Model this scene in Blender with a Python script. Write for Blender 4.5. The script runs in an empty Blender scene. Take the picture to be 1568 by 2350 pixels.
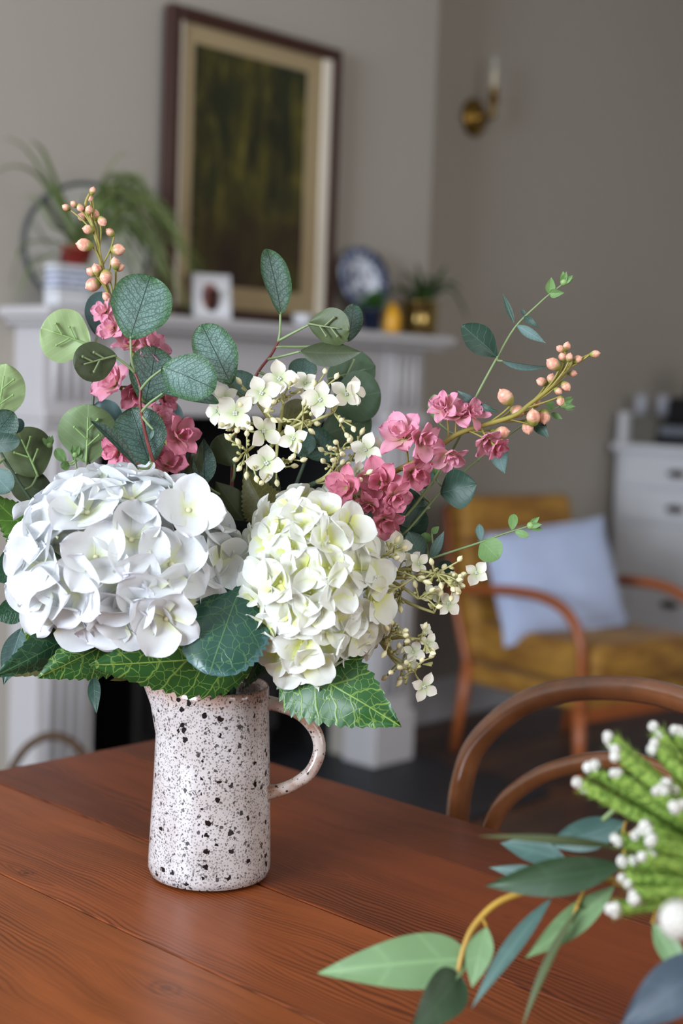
import bpy, bmesh, math, random
from mathutils import Vector, Matrix, Quaternion, noise
random.seed(7)
PI = math.pi
S = bpy.context.scene
C = S.collection

# ------------------------------------------------------------------ camera
FPX = 3264.0                      # 50 mm on a 36 mm high frame, 2350 px tall
CAM = Vector((0, 0, 1.18))
yaw, pitch, roll = math.radians(43.5), math.radians(5.0), math.radians(2.1)
_fw = Vector((math.cos(yaw), math.sin(yaw), 0)); _r0 = Vector((math.sin(yaw), -math.cos(yaw), 0))
FWD = _fw*math.cos(pitch) - Vector((0, 0, math.sin(pitch)))
_u0 = _r0.cross(FWD)
UP = _u0*math.cos(roll) - _r0*math.sin(roll)
RT = _r0*math.cos(roll) + _u0*math.sin(roll)
cd = bpy.data.cameras.new('camera'); cam = bpy.data.objects.new('camera', cd); C.objects.link(cam)
cd.sensor_fit = 'VERTICAL'; cd.sensor_height = 36; cd.sensor_width = 36; cd.lens = 50
cd.clip_start = 0.02; cd.clip_end = 60
cam.matrix_world = Matrix(((RT.x, UP.x, -FWD.x, CAM.x), (RT.y, UP.y, -FWD.y, CAM.y), (RT.z, UP.z, -FWD.z, CAM.z), (0, 0, 0, 1)))
cd.dof.use_dof = True; cd.dof.focus_distance = 1.18; cd.dof.aperture_fstop = 3.6; cd.dof.aperture_blades = 9
S.camera = cam
# ------------------------------------------------------------------ world, daylight, exposure
w = bpy.data.worlds.new('sky'); S.world = w; w.use_nodes = True
w.node_tree.nodes['Background'].inputs[0].default_value = (0.62, 0.75, 1.0, 1); w.node_tree.nodes['Background'].inputs[1].default_value = 1.0
def window_light(name, loc, rot, sx, sy, power, col):
    l = bpy.data.lights.new(name, 'AREA'); l.shape = 'RECTANGLE'; l.size = sx; l.size_y = sy; l.energy = power; l.color = col
    o = bpy.data.objects.new(name, l); C.objects.link(o); o.location = loc; o.rotation_euler = rot; return o
window_light('daylight_side_window', (-2.52, 1.15, 1.64), (0, -PI/2, 0), 1.55, 1.85, 166, (0.80, 0.89, 1.0))      # faces +X
window_light('daylight_rear_window', (1.5, -2.13, 1.64), (PI/2, 0, 0), 2.3, 1.5, 34, (1.0, 0.97, 0.92))         # faces +Y
vs = S.view_settings; vs.view_transform = 'Standard'; vs.look = 'None'; vs.gamma = 1.0; vs.use_curve_mapping = False; vs.exposure = 0.42
S.display_settings.display_device = 'sRGB'

# ------------------------------------------------------------------ helpers
def V(*a): return Vector(a)
def ray(px, py): return FWD + RT*((px-784)/FPX) + UP*((1175-py)/FPX)
def at(px, py, d): return CAM + ray(px, py)*d
def onX(px, py, x): d = ray(px, py); return CAM + d*(x/d.x)
def onY(px, py, y): d = ray(px, py); return CAM + d*(y/d.y)
def onZ(px, py, z): d = ray(px, py); return CAM + d*((z-CAM.z)/d.z)
def rgb(r, g, b):
    f = lambda c: (c/255/12.92) if c/255 <= .04045 else ((c/255+.055)/1.055)**2.4
    return (f(r), f(g), f(b), 1)
OFF = {}                                   # world offset of every parent built in world coordinates
def thing(name, label, cat, loc=(0, 0, 0), rotz=0, group=None, world=True):
    o = bpy.data.objects.new(name, None); C.objects.link(o); o.empty_display_size = .02
    o.location = loc; o.rotation_euler = (0, 0, rotz); o['label'] = label; o['category'] = cat
    if group: o['group'] = group
    OFF[o.name] = Vector(loc) if world else Vector((0, 0, 0))
    return o
def mesh(name, vf, mat, uvs=None, smooth=True, midx=None):
    v, f = vf
    me = bpy.data.meshes.new(name); me.from_pydata([tuple(p) for p in v], [], f)
    mats = mat if isinstance(mat, (list, tuple)) else [mat]
    for m in mats: me.materials.append(m)
    if midx: me.polygons.foreach_set('material_index', midx)
    if smooth: me.polygons.foreach_set('use_smooth', [True]*len(f))
    for nm, uv in (uvs or {}).items():
        l = me.uv_layers.new(name=nm)
        l.data.foreach_set('uv', [c for p in f for i in p for c in uv[i]])
    me.update(); return me
def obj(name, vf, mat, parent=None, uvs=None, smooth=True, midx=None, label=None, cat=None, group=None, kind=None):
    off = OFF.get(parent.name, V(0, 0, 0)) if parent else V(0, 0, 0)
    if off.length_squared: vf = ([Vector(p)-off for p in vf[0]], vf[1])
    o = bpy.data.objects.new(name, mesh(name, vf, mat, uvs, smooth, midx)); C.objects.link(o)
    if parent: o.parent = parent; OFF[o.name] = off
    for k, x in (('label', label), ('category', cat), ('group', group), ('kind', kind)):
        if x: o[k] = x
    return o
def inst(name, me, parent, mtx):
    o = bpy.data.objects.new(name, me); C.objects.link(o); o.parent = parent; o.matrix_basis = mtx; return o
def join(*vfs):
    v, f = [], []
    for a, b in vfs:
        n = len(v); v += list(a); f += [tuple(i+n for i in p) for p in b]
    return v, f
def box(x0, x1, y0, y1, z0, z1, bev=0.0, seg=1, M=None):
    if bev:
        bm = bmesh.new(); bmesh.ops.create_cube(bm, size=1)
        for q in bm.verts: q.co = V(x0+(x1-x0)*(q.co.x+.5), y0+(y1-y0)*(q.co.y+.5), z0+(z1-z0)*(q.co.z+.5))
        bmesh.ops.bevel(bm, geom=bm.edges[:], offset=bev, segments=seg, affect='EDGES', profile=.5)
        bm.verts.index_update(); v = [q.co.copy() for q in bm.verts]; f = [tuple(q.index for q in p.verts) for p in bm.faces]; bm.free()
    else:
        v = [V(x, y, z) for z in (z0, z1) for y in (y0, y1) for x in (x0, x1)]
        f = [(0, 2, 3, 1), (4, 5, 7, 6), (0, 1, 5, 4), (2, 6, 7, 3), (0, 4, 6, 2), (1, 3, 7, 5)]
    if M: v = [M @ q for q in v]
    return v, f
def smooth_path(P, n=6):
    P = [Vector(p) for p in P]
    if len(P) < 3: return P
    out = []
    for i in range(len(P)-1):
        a, b, c, d = P[max(i-1, 0)], P[i], P[i+1], P[min(i+2, len(P)-1)]
        for k in range(n):
            t = k/n
            out.append(.5*((2*b)+(c-a)*t+(2*a-5*b+4*c-d)*t*t+(3*b-a-3*c+d)*t**3))
    return out+[P[-1]]
def tube(P, r, n=8, sm=6, squash=None):
    P = smooth_path(P, sm) if sm else [Vector(p) for p in P]
    m = len(P); R = r if callable(r) else (lambda t: r)
    v, f = [], []; up = None
    for i, p in enumerate(P):
        t = (P[min(i+1, m-1)]-P[max(i-1, 0)]).normalized()
        if up is None: up = t.orthogonal().normalized()
        up = (up - t*up.dot(t)).normalized(); s = t.cross(up)
        rr = R(i/max(m-1, 1))
        for k in range(n):
            a = 2*PI*k/n; v.append(p+(up*math.cos(a)+s*math.sin(a))*rr)
    for i in range(m-1):
        for k in range(n):
            f.append((i*n+k, i*n+(k+1) % n, (i+1)*n+(k+1) % n, (i+1)*n+k))
    f.append(tuple(range(n-1, -1, -1))); f.append(tuple(range((m-1)*n, m*n)))
    return v, f
def loop_tube(P, r, n=10):                 # closed tube
    m = len(P); v, f = [], []; ctr = sum((Vector(p) for p in P), V(0, 0, 0))/m
    for i in range(m):
        p = Vector(P[i]); t = (Vector(P[(i+1) % m])-Vector(P[i-1])).normalized()
        nrm = (p-ctr); nrm = (nrm-t*nrm.dot(t)).normalized(); b = t.cross(nrm)
        for k in range(n):
            a = 2*PI*k/n; v.append(p+(nrm*math.cos(a)+b*math.sin(a))*r)
    for i in range(m):
        for k in range(n):
            j = (i+1) % m; f.append((i*n+k, i*n+(k+1) % n, j*n+(k+1) % n, j*n+k))
    return v, f
def lathe(prof, n=32, c=(0, 0, 0), M=None):
    c = Vector(c); v, f = [], []; m = len(prof)
    for r, z in prof:
        for k in range(n):
            a = 2*PI*k/n; v.append(V(r*math.cos(a), r*math.sin(a), z))
    for i in range(m-1):
        for k in range(n):
            f.append((i*n+k, i*n+(k+1) % n, (i+1)*n+(k+1) % n, (i+1)*n+k))
    if prof[0][0] > 0: f.append(tuple(range(n-1, -1, -1)))
    if prof[-1][0] > 0: f.append(tuple(range((m-1)*n, m*n)))
    v = [(M @ q if M else q)+c for q in v]
    return v, f
def ball(c, r, nu=10, nv=7, sc=(1, 1, 1), M=None):
    v, f = lathe([(max(math.sin(PI*i/nv), 1e-3)*r, -math.cos(PI*i/nv)*r) for i in range(nv+1)], nu)
    v = [V(p.x*sc[0], p.y*sc[1], p.z*sc[2]) for p in v]
    if M: v = [M @ p for p in v]
    return [p+Vector(c) for p in v], f
def frame_mtx(pos, n, spin=0):
    z = Vector(n).normalized(); x = z.orthogonal().normalized(); y = z.cross(x)
    M = Matrix(((x.x, y.x, z.x, 0), (x.y, y.y, z.y, 0), (x.z, y.z, z.z, 0), (0, 0, 0, 1)))
    return Matrix.Translation(pos) @ M @ Matrix.Rotation(spin, 4, 'Z')

# ------------------------------------------------------------------ materials
class NT:
    def __init__(s, name):
        s.m = bpy.data.materials.new(name); s.m.use_nodes = True; s.t = s.m.node_tree; s.n = s.t.nodes
        s.n.clear(); s.out = s.n.new('ShaderNodeOutputMaterial')
    def put(s, sock, x):
        if x is None: return
        if isinstance(x, bpy.types.NodeSocket): s.t.links.new(x, sock)
        else: sock.default_value = x
    def math(s, op, a, b=None, c=None, clamp=False):
        q = s.n.new('ShaderNodeMath'); q.operation = op; q.use_clamp = clamp
        for i, x in enumerate((a, b, c)): s.put(q.inputs[i], x)
        return q.outputs[0]
    def ss(s, x, lo, hi, a=0.0, b=1.0):
        q = s.n.new('ShaderNodeMapRange'); q.interpolation_type = 'SMOOTHSTEP'
        for i, k in enumerate((x, lo, hi, a, b)): s.put(q.inputs[i], k)
        return q.outputs[0]
    def mix(s, f, a, b, mode='MIX'):
        q = s.n.new('ShaderNodeMix'); q.data_type = 'RGBA'; q.blend_type = mode
        s.put(q.inputs[0], f); s.put(q.inputs[6], a); s.put(q.inputs[7], b); return q.outputs[2]
    def coord(s, k='Object'): return s.n.new('ShaderNodeTexCoord').outputs[k]
    def uv(s, nm):
        q = s.n.new('ShaderNodeUVMap'); q.uv_map = nm; return q.outputs[0]
    def sep(s, v):
        q = s.n.new('ShaderNodeSeparateXYZ'); s.put(q.inputs[0], v); return q.outputs
    def comb(s, x, y, z):
        q = s.n.new('ShaderNodeCombineXYZ')
        for i, k in enumerate((x, y, z)): s.put(q.inputs[i], k)
        return q.outputs[0]
    def scale(s, v, k):
        q = s.n.new('ShaderNodeVectorMath'); q.operation = 'MULTIPLY'; s.put(q.inputs[0], v); q.inputs[1].default_value = k; return q.outputs[0]
    def noise(s, v, sc, det=3, rough=.5, dist=0, out=0):
        q = s.n.new('ShaderNodeTexNoise'); s.put(q.inputs['Vector'], v); q.inputs['Scale'].default_value = sc
        q.inputs['Detail'].default_value = det; q.inputs['Roughness'].default_value = rough; q.inputs['Distortion'].default_value = dist
        return q.outputs[out]
    def vor(s, v, sc, feat='F1', out='Distance', rnd=1.0):
        q = s.n.new('ShaderNodeTexVoronoi'); q.feature = feat; s.put(q.inputs['Vector'], v); q.inputs['Scale'].default_value = sc
        q.inputs['Randomness'].default_value = rnd; return q.outputs[out]
    def bump(s, h, st=.3, dist=.002):
        q = s.n.new('ShaderNodeBump'); q.inputs['Strength'].default_value = st; q.inputs['Distance'].default_value = dist; s.put(q.inputs['Height'], h); return q.outputs[0]
    def done(s, col, rough=.5, nrm=None, metal=0, spec=.5, transl=0, tcol=None, coat=0, trans=0, sheen=0, ior=None):
        p = s.n.new('ShaderNodeBsdfPrincipled'); s.put(p.inputs['Base Color'], col); s.put(p.inputs['Roughness'], rough)
        s.put(p.inputs['Normal'], nrm); s.put(p.inputs['Metallic'], metal); s.put(p.inputs['Specular IOR Level'], spec)
        s.put(p.inputs['Coat Weight'], coat); p.inputs['Coat Roughness'].default_value = .12
        p.inputs['Transmission Weight'].default_value = trans; p.inputs['Sheen Weight'].default_value = sheen; p.inputs['Sheen Roughness'].default_value = .4
        if ior: p.inputs['IOR'].default_value = ior
        sh = p.outputs[0]
        if transl:
            t = s.n.new('ShaderNodeBsdfTranslucent'); s.put(t.inputs[0], tcol if tcol is not None else col)
            x = s.n.new('ShaderNodeMixShader'); x.inputs[0].default_value = transl
            s.t.links.new(sh, x.inputs[1]); s.t.links.new(t.outputs[0], x.inputs[2]); sh = x.outputs[0]
        s.t.links.new(sh, s.out.inputs[0]); return s.m
def plain(name, col, rough=.5, metal=0, var=.08, sc=20, bump=0, **k):
    n = NT(name); co = n.coord(); f = n.noise(co, sc, 3)
    c2 = tuple(max(0, x*(1-2*var)) for x in col[:3])+(1,)
    return n.done(n.mix(f, col, c2), rough, n.bump(f, bump, .002) if bump else None, metal, **k)
def vein_leaf(name, base, base2, edge, vein, net=24, lat=9, wl=.10, wn=.035, rough=.4, transl=.15, mw=1.0, slope=.75, vstr=.8, edge_lo=.62, bstr=.25, speck=.5):
    n = NT(name); uv = n.uv('UVMap'); rel = n.sep(n.uv('rel')); o = n.sep(uv); ax = n.math('ABSOLUTE', o[0])
    wob = n.noise(uv, 6, 2); wv = n.math('MULTIPLY', n.math('SUBTRACT', wob, .5), .9)
    l = n.math('ADD', n.math('MULTIPLY', n.math('SUBTRACT', o[1], n.math('MULTIPLY', ax, slope)), lat), wv)
    d = n.math('ABSOLUTE', n.math('SUBTRACT', n.math('FRACT', l), .5))
    lm = n.ss(d, 0, wl, 1, 0)
    mid = n.ss(ax, .003*mw, .012*mw, 1, 0)
    dv = n.noise(uv, 14, 2, out=1)
    uvd = n.mix(.035, uv, dv)
    net_m = n.ss(n.vor(uvd, net, 'DISTANCE_TO_EDGE'), 0, wn*3, 1, 0)
    vm = n.math('MAXIMUM', n.math('MAXIMUM', n.math('MULTIPLY', lm, .75), mid), n.math('MULTIPLY', net_m, .6))
    c = n.mix(n.noise(uv, 5, 3), base, base2)
    ex = n.math('ABSOLUTE', n.math('SUBTRACT', n.math('MULTIPLY', rel[0], 2), 1)); ey = n.math('ABSOLUTE', n.math('SUBTRACT', n.math('MULTIPLY', rel[1], 2), 1))
    e = n.math('ADD', n.math('MAXIMUM', ex, ey), n.math('MULTIPLY', n.math('SUBTRACT', n.noise(uv, 30, 4, .7), .5), speck))
    c = n.mix(n.ss(e, edge_lo, 1.0), c, edge)
    c = n.mix(n.math('MULTIPLY', vm, vstr), c, vein)
    return n.done(c, rough, n.bump(vm, bstr, .0012), transl=transl)
def flat_leaf(name, col, col2, rough=.5, transl=.2, lat=6):
    n = NT(name); uv = n.uv('UVMap'); o = n.sep(uv); ax = n.math('ABSOLUTE', o[0])
    l = n.math('MULTIPLY', n.math('SUBTRACT', o[1], n.math('MULTIPLY', ax, .8)), lat)
    lm = n.ss(n.math('ABSOLUTE', n.math('SUBTRACT', n.math('FRACT', l), .5)), 0, .1, 1, 0); mid = n.ss(ax, .006, .02, 1, 0)
    vm = n.math('MAXIMUM', n.math('MULTIPLY', lm, .5), mid)
    c = n.mix(n.noise(uv, 4, 3), col, col2); lc = tuple(min(1, x*1.5+.02) for x in col[:3])+(1,)
    return n.done(n.mix(n.math('MULTIPLY', vm, .35), c, lc), rough, n.bump(n.noise(uv, 60, 3), .15, .001), transl=transl)
def petal_mat(name, tip, mid, base, rough=.55, transl=.3, vein=0.0, b0=.05, b1=.55, bst=.35):
    n = NT(name); uv = n.uv('UVMap'); o = n.sep(uv)
    c = n.mix(n.ss(o[1], b0, b1), base, n.mix(n.ss(n.math('ADD', o[1], n.math('MULTIPLY', n.math('SUBTRACT', n.noise(uv, 5, 2), .5), .5)), .45, 1.0), mid, tip))
    h = n.math('ADD', n.noise(n.scale(uv, (26, 5, 1)), 1.3, 3), n.math('MULTIPLY', n.noise(uv, 26, 3), .5))
    if vein: c = n.mix(n.math('MULTIPLY', n.noise(n.scale(uv, (30, 2, 1)), 1.4, 2), vein), c, tuple(x*.62 for x in tip[:3])+(1,))
    return n.done(c, rough, n.bump(h, bst, .0009), transl=transl, spec=.3)

M = {}
M['wall'] = plain('wall_paint', rgb(172, 164, 153), .85, var=.02, sc=3)
M['white'] = plain('white_gloss_paint', rgb(214, 214, 218), .4, var=.03, sc=6)
M['mantel'] = plain('mantel_paint', rgb(194, 190, 191), .45, var=.03, sc=6)
M['ceiling'] = plain('ceiling_paint', rgb(238, 236, 232), .9, var=.02)
M['black_iron'] = plain('black_iron', rgb(24, 24, 27), .5, var=.2, sc=40, bump=.2)
M['soot'] = plain('soot_brick', rgb(16, 15, 16), .9, var=.3, sc=25, bump=.3)
M['slate'] = plain('slate', rgb(40, 41, 47), .55, var=.2, sc=9, bump=.1)
M['jugrim'] = None
def wood(name, light, dark, axis=1, fine=330, rough=.35, coat=0, knots=(), streak=26, off=(0, 0, 0)):
    """boards with the grain running along one axis: 0=x, 1=y"""
    n = NT(name); co = n.coord(); o = n.sep(co)
    va = n.n.new('ShaderNodeVectorMath'); va.operation = 'ADD'; n.put(va.inputs[0], co); va.inputs[1].default_value = off; co = va.outputs[0]
    a, b = (o[0], o[1]) if axis == 1 else (o[1], o[0])
    warp = n.noise(n.scale(co, (1.6, .5, 1) if axis == 1 else (.5, 1.6, 1)), 5, 3)
    aw = n.math('ADD', a, n.math('MULTIPLY', n.math('SUBTRACT', warp, .5), .09)); kmask = None; kdark = None
    for kx, ky, kr, kd in knots:
        dx = n.math('DIVIDE', n.math('SUBTRACT', o[0], kx), kr); dy = n.math('DIVIDE', n.math('SUBTRACT', o[1], ky), kr*1.25)
        dd = n.math('SQRT', n.math('ADD', n.math('MULTIPLY', dx, dx), n.math('MULTIPLY', dy, dy)))
        pull = n.math('MULTIPLY', n.ss(dd, .5, 7, 1, 0), n.math('MULTIPLY', n.math('SIGN', dx), kr*1.1)); aw = n.math('SUBTRACT', aw, pull)
        k1 = n.math('MULTIPLY', n.ss(n.math('ADD', dd, n.math('MULTIPLY', n.math('SUBTRACT', n.noise(co, 120, 2), .5), .5)), .65, 1.1, 1, 0), kd)
        k1 = n.math('MULTIPLY', k1, n.math('ADD', .55, n.math('MULTIPLY', .45, n.math('SINE', n.math('MULTIPLY', dd, 9)))))
        kdark = k1 if kdark is None else n.math('MAXIMUM', kdark, k1)
    rings = n.math('SINE', n.math('MULTIPLY', aw, fine*6.28)); rings = n.ss(rings, -.4, 1)
    st = n.noise(n.comb(n.math('MULTIPLY', aw, streak), n.math('MULTIPLY', b, 1.4), 0), 3, 5, .6)
    fib = n.noise(n.comb(n.math('MULTIPLY', a, 420), n.math('MULTIPLY', b, 9), 0), 1.5, 3)
    blot = n.noise(co, 4, 3)
    amp = n.ss(n.noise(n.scale(co, (7, 1.5, 1) if axis == 1 else (1.5, 7, 1)), 1.6, 2), .35, .65)
    f = n.math('ADD', n.math('MULTIPLY', st, .62), n.math('ADD', n.math('MULTIPLY', n.math('MULTIPLY', rings, amp), .36), n.math('MULTIPLY', fib, .28)))
    f = n.math('ADD', f, n.math('MULTIPLY', n.math('SUBTRACT', blot, .5), .5))
    c = n.mix(n.ss(f, .25, .95), light, dark)
    if kdark is not None: c = n.mix(kdark, c, tuple(x*.22 for x in dark[:3])+(1,))
    rr = n.math('ADD', rough-.06, n.math('MULTIPLY', n.noise(co, 9, 4), .14))
    return n.done(c, rr, n.bump(f, .12, .0008), coat=coat, spec=.28)
M['floor'] = [wood('floor_wood_%d' % i, a, b, 0, 120, .42) for i, (a, b) in enumerate([(rgb(84, 64, 56), rgb(46, 37, 36)), (rgb(72, 56, 52), rgb(40, 34, 36)), (rgb(100, 70, 54), rgb(56, 40, 36))])]
M['bent'] = plain('bentwood_varnish', rgb(140, 86, 52), .14, var=.32, sc=34, coat=.8)
M['chairwood'] = plain('armchair_wood', rgb(168, 92, 48), .38, var=.14, sc=18)
M['brass'] = plain('aged_brass', rgb(150, 118, 58), .3, 1, var=.2, sc=30)
M['framewood'] = plain('frame_wood', rgb(66, 33, 22), .4, var=.2, sc=30)
M['mount'] = plain('picture_mount', rgb(166, 146, 110), .8, var=.03)
M['mountbevel'] = plain('mount_bevel', rgb(228, 218, 202), .7, var=.02)

# ------------------------------------------------------------------ the room
XL, XR, YF, YC, YA, ZC = -2.60, 5.56, -2.20, 2.98, 3.20, 2.86
def struct(name, vf, mat, parent=None, smooth=False):
    o = obj(name, vf, mat, parent, smooth=smooth)
    if not parent: o['kind'] = 'structure'
    return o
fl = struct('floor', box(XL-.1, XR+.1, YF-.1, YA+.3, -.12, -.02), M['floor'][1])
pw = .125; y = YF; i = 0
while y < YA:
    xs = [XL, XL+1.3+(i*.77) % 1.9, XL+3.6+(i*.53) % 1.5, XR]
    for k in range(3):
        struct('floor_plank', box(xs[k]+.001, xs[k+1]-.001, y+.0012, min(y+pw, YA)-.0012, -.02, 0, .001), M['floor'][(i*2+k) % 3], fl)
    y += pw; i += 1
struct('ceiling', box(XL-.1, XR+.1, YF-.1, YA+.3, ZC, ZC+.1), M['ceiling'])
# chimney breast, with the firebox cut into it
CX0, CX1 = 1.30, 3.50
OX0, OX1, OZ = 2.134, 3.19, 1.09
wchim = struct('wall_chimney', join(box(CX0, OX0-.03, YC, YA+.25, 0, ZC), box(OX1+.03, CX1, YC, YA+.25, 0, ZC), box(OX0-.03, OX1+.03, YC, YA+.25, OZ+.05, ZC)), M['wall'])
struct('wall_back', join(box(CX1, XR+.1, YA, YA+.1, 0, ZC), box(XL-.1, CX0, YA, YA+.1, 0, ZC)), M['wall'])
struct('wall_right', box(XR, XR+.1, YF-.1, YA+.1, 0, ZC), M['wall'])
WY0, WY1, WZ0, WZ1 = .18, 2.12, .82, 2.46
struct('wall_left', join(box(XL-.12, XL, YF-.1, WY0, 0, ZC), box(XL-.12, XL, WY1, YA+.1, 0, ZC), box(XL-.12, XL, WY0, WY1, 0, WZ0), box(XL-.12, XL, WY0, WY1, WZ1, ZC)), M['wall'])
struct('wall_front', join(box(XL, .3, YF-.12, YF, 0, ZC), box(2.7, XR, YF-.12, YF, 0, ZC), box(.3, 2.7, YF-.12, YF, 0, .85), box(.3, 2.7, YF-.12, YF, 2.42, ZC)), M['wall'])
def window(name, vert, y0, y1, z0, z1, pos):
    wn = bpy.data.objects.new(name, None); C.objects.link(wn); wn['kind'] = 'structure'
    def bb(a0, a1, b0, b1, t): return box(pos-t, pos+t, a0, a1, b0, b1) if vert else box(a0, a1, pos-t, pos+t, b0, b1)
    fr = join(bb(y0, y0+.06, z0, z1, .03), bb(y1-.06, y1, z0, z1, .03), bb(y0+.06, y1-.06, z0, z0+.06, .03), bb(y0+.06, y1-.06, z1-.06, z1, .03))
    struct('window_frame', fr, M['white'], wn); ym = (y0+y1)/2; zm = (z0+z1)/2
    struct('glazing_bar', bb(ym-.02, ym+.02, z0+.06, z1-.06, .02), M['white'], wn)
    struct('glazing_bar', bb(y0+.06, ym-.02, zm-.02, zm+.02, .02), M['white'], wn); struct('glazing_bar', bb(ym+.02, y1-.06, zm-.02, zm+.02, .02), M['white'], wn)
    g = NT('window_glass_'+name); gm = g.done((1, 1, 1, 1), .02, trans=1.0)
    for a0, a1 in ((y0+.06, ym-.02), (ym+.02, y1-.06)):
        for b0, b1 in ((z0+.06, zm-.02), (zm+.02, z1-.06)): struct('pane', bb(a0, a1, b0, b1, .003), gm, wn)
window('window_1', True, WY0, WY1, WZ0, WZ1, XL-.06)
window('window_2', False, .3, 2.7, .85, 2.42, YF-.06)
def skirt(name, x0, x1, y0, y1): return struct(name, join(box(x0, x1, y0, y1, 0, .14, .004), ), M['white'])
struct('baseboard_back', box(CX1+.005, 4.85, YA-.02, YA, 0, .15, .005), M['white'])
struct('baseboard_right', box(XR-.02, XR, YF, 2.0, 0, .15, .005), M['white'])
struct('baseboard_left', box(XL, XL+.02, YF, YA, 0, .15, .005), M['white'])
# firebox
fb = wchim
obj('back_panel', box(OX0-.02, OX1+.02, 3.38, 3.42, 0, OZ+.04), M['soot'], fb, smooth=False)
obj('side_panel', box(OX0-.029, OX0-.005, 3.07, 3.38, 0, OZ+.04), M['soot'], fb, smooth=False)
obj('side_panel', box(OX1+.005, OX1+.029, 3.07, 3.38, 0, OZ+.04), M['soot'], fb, smooth=False)
obj('top_panel', box(OX0-.02, OX1+.02, 3.0, 3.38, OZ+.041, OZ+.05), M['soot'], fb, smooth=False)
st = thing('stove', 'black cast iron stove standing inside the fireplace opening', 'stove', (2.68, 3.2, .02))
obj('body', join(box(2.42, 2.98, 3.06, 3.34, .13, .70, .015, 2)), M['black_iron'], st, smooth=False)
obj('top_plate', box(2.39, 3.01, 3.03, 3.36, .70, .725, .006), M['black_iron'], st, smooth=False)
obj('door', box(2.47, 2.93, 3.04, 3.06, .20, .62, .008), M['black_iron'], st, smooth=False)
obj('flue_pipe', tube([(2.70, 3.22, .72), (2.70, 3.22, 1.12)], .06, 16, 0), M['black_iron'], st)
for a in (2.46, 2.94):
    for b in (3.09, 3.31): obj('leg', tube([(a, b, .14), (a, b, .02)], lambda t: .022-.006*t, 8, 0), M['black_iron'], st)
struct('hearth', box(1.95, 3.42, 2.36, 3.40, 0.0005, .022, .004), M['slate'])
# mantelpiece
mp = thing('mantelpiece', 'white painted fireplace surround with fluted pilasters and long shelf', 'mantelpiece', (2.66, 2.9, 0))
W = M['mantel']; PYF = 2.85
SX0, SX1, SYF, SZ = 1.915, 3.405, 2.775, 1.345
obj('shelf', join(box(SX0, SX1, SYF, YC, SZ-.026, SZ, .006, 2), box(SX0+.02, SX1-.02, SYF+.022, YC, SZ-.042, SZ-.026, .004)), W, mp, smooth=False)
obj('frieze', box(OX0+.001, OX1-.001, 2.872, YC+.03, OZ, SZ-.043, .003), W, mp, smooth=False)
obj('frieze_panel', join(box(OX0+.06, OX1-.06, 2.866, 2.872, OZ+.06, SZ-.08, .003)), W, mp, smooth=False)
for x0, x1 in ((1.966, OX0), (OX1, 3.36)):
    p = obj('pilaster', box(x0, x1, PYF+.012, YC+.06, .18, SZ-.043, .002), W, mp, smooth=False)
    obj('plinth', box(x0-.008, x1+.008, PYF-.006, YC-.001, .022, .18, .004), W, p, smooth=False)
    obj('cap_moulding', join(box(x0-.010, x1+.010, PYF-.010, YC-.001, OZ-.012, OZ+.016, .005, 2), box(x0-.004, x1+.004, PYF, YC-.001, OZ-.03, OZ-.012, .003)), W, p, smooth=False)
    nfl = 4; ww = (x1-x0-.04)/nfl
    for k in range(nfl):
        xc = x0+.02+ww*(k+.5)
        for z0, z1 in ((.24, OZ-.05), (OZ+.035, SZ-.06)):
            obj('reed', tube([(xc, PYF+.012, z0), (xc, PYF+.012, z1)], ww*.36, 10, 0), W, p)

# ------------------------------------------------------------------ on the wall and the mantel shelf
YP = 2.945
pl, pr = onY(377, 340, YP).x, onY(768, 400, YP).x; pt = onY(380, 0, YP).z-.005
bt = SZ+.001
pic = thing('framed_picture', 'large framed woodland picture with cream mount leaning above the fireplace', 'picture', ((pl+pr)/2, YP, bt))
fw = .036
for nm, (a0, a1, b0, b1) in {'frame_side': (pl, pl+fw, bt, pt), 'frame_side2': (pr-fw, pr, bt, pt), 'frame_rail': (pl+fw, pr-fw, pt-fw, pt), 'frame_rail2': (pl+fw, pr-fw, bt, bt+fw)}.items():
    obj(nm.rstrip('2'), box(a0, a1, YP-.018, YP+.012, b0, b1, .004), M['framewood'], pic, smooth=False)
ix0, ix1, iz0, iz1 = onY(440, 300, YP).x, onY(708, 300, YP).x-.012, onY(600, 665, YP).z, onY(440, 97, YP).z
mo = obj('mount', join(box(pl+fw, ix0, YP-.004, YP, bt+fw, pt-fw), box(ix1, pr-fw, YP-.004, YP, bt+fw, pt-fw), box(ix0, ix1, YP-.004, YP, bt+fw, iz0), box(ix0, ix1, YP-.004, YP, iz1, pt-fw)), M['mount'], pic, smooth=False)
bw = .012
for a0, a1 in ((pr-fw-.03, pr-fw), (pl+fw, pl+fw+.012)): obj('inner_slip', box(a0, a1, YP-.012, YP-.004, bt+fw, pt-fw), M['mountbevel'], pic, smooth=False)
n = NT('woodland_print'); co = n.coord(); o = n.sep(co)
st1 = n.noise(n.scale(co, (16, 1, 2.2)), 1.3, 4, .6); st2 = n.noise(n.scale(co, (30, 1, 9)), 1.0, 4, .7); big = n.noise(n.scale(co, (5, 1, 3)), 1.2, 2)
c = n.mix(n.ss(st1, .38, .66), rgb(24, 26, 8), rgb(84, 78, 24)); c = n.mix(n.ss(st2, .5, .78), c, rgb(132, 120, 52)); c = n.mix(n.ss(big, .48, .7), c, rgb(30, 36, 16))
path = n.math('ADD', o[2], n.math('MULTIPLY', n.math('SUBTRACT', n.noise(co, 6, 3), .5), .25))
c = n.mix(n.ss(path, .20, .36, 1, 0), c, n.mix(n.ss(n.noise(n.scale(co, (9, 1, 3)), 1.5, 3), .4, .65), rgb(46, 26, 16), rgb(66, 60, 20)))
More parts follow.
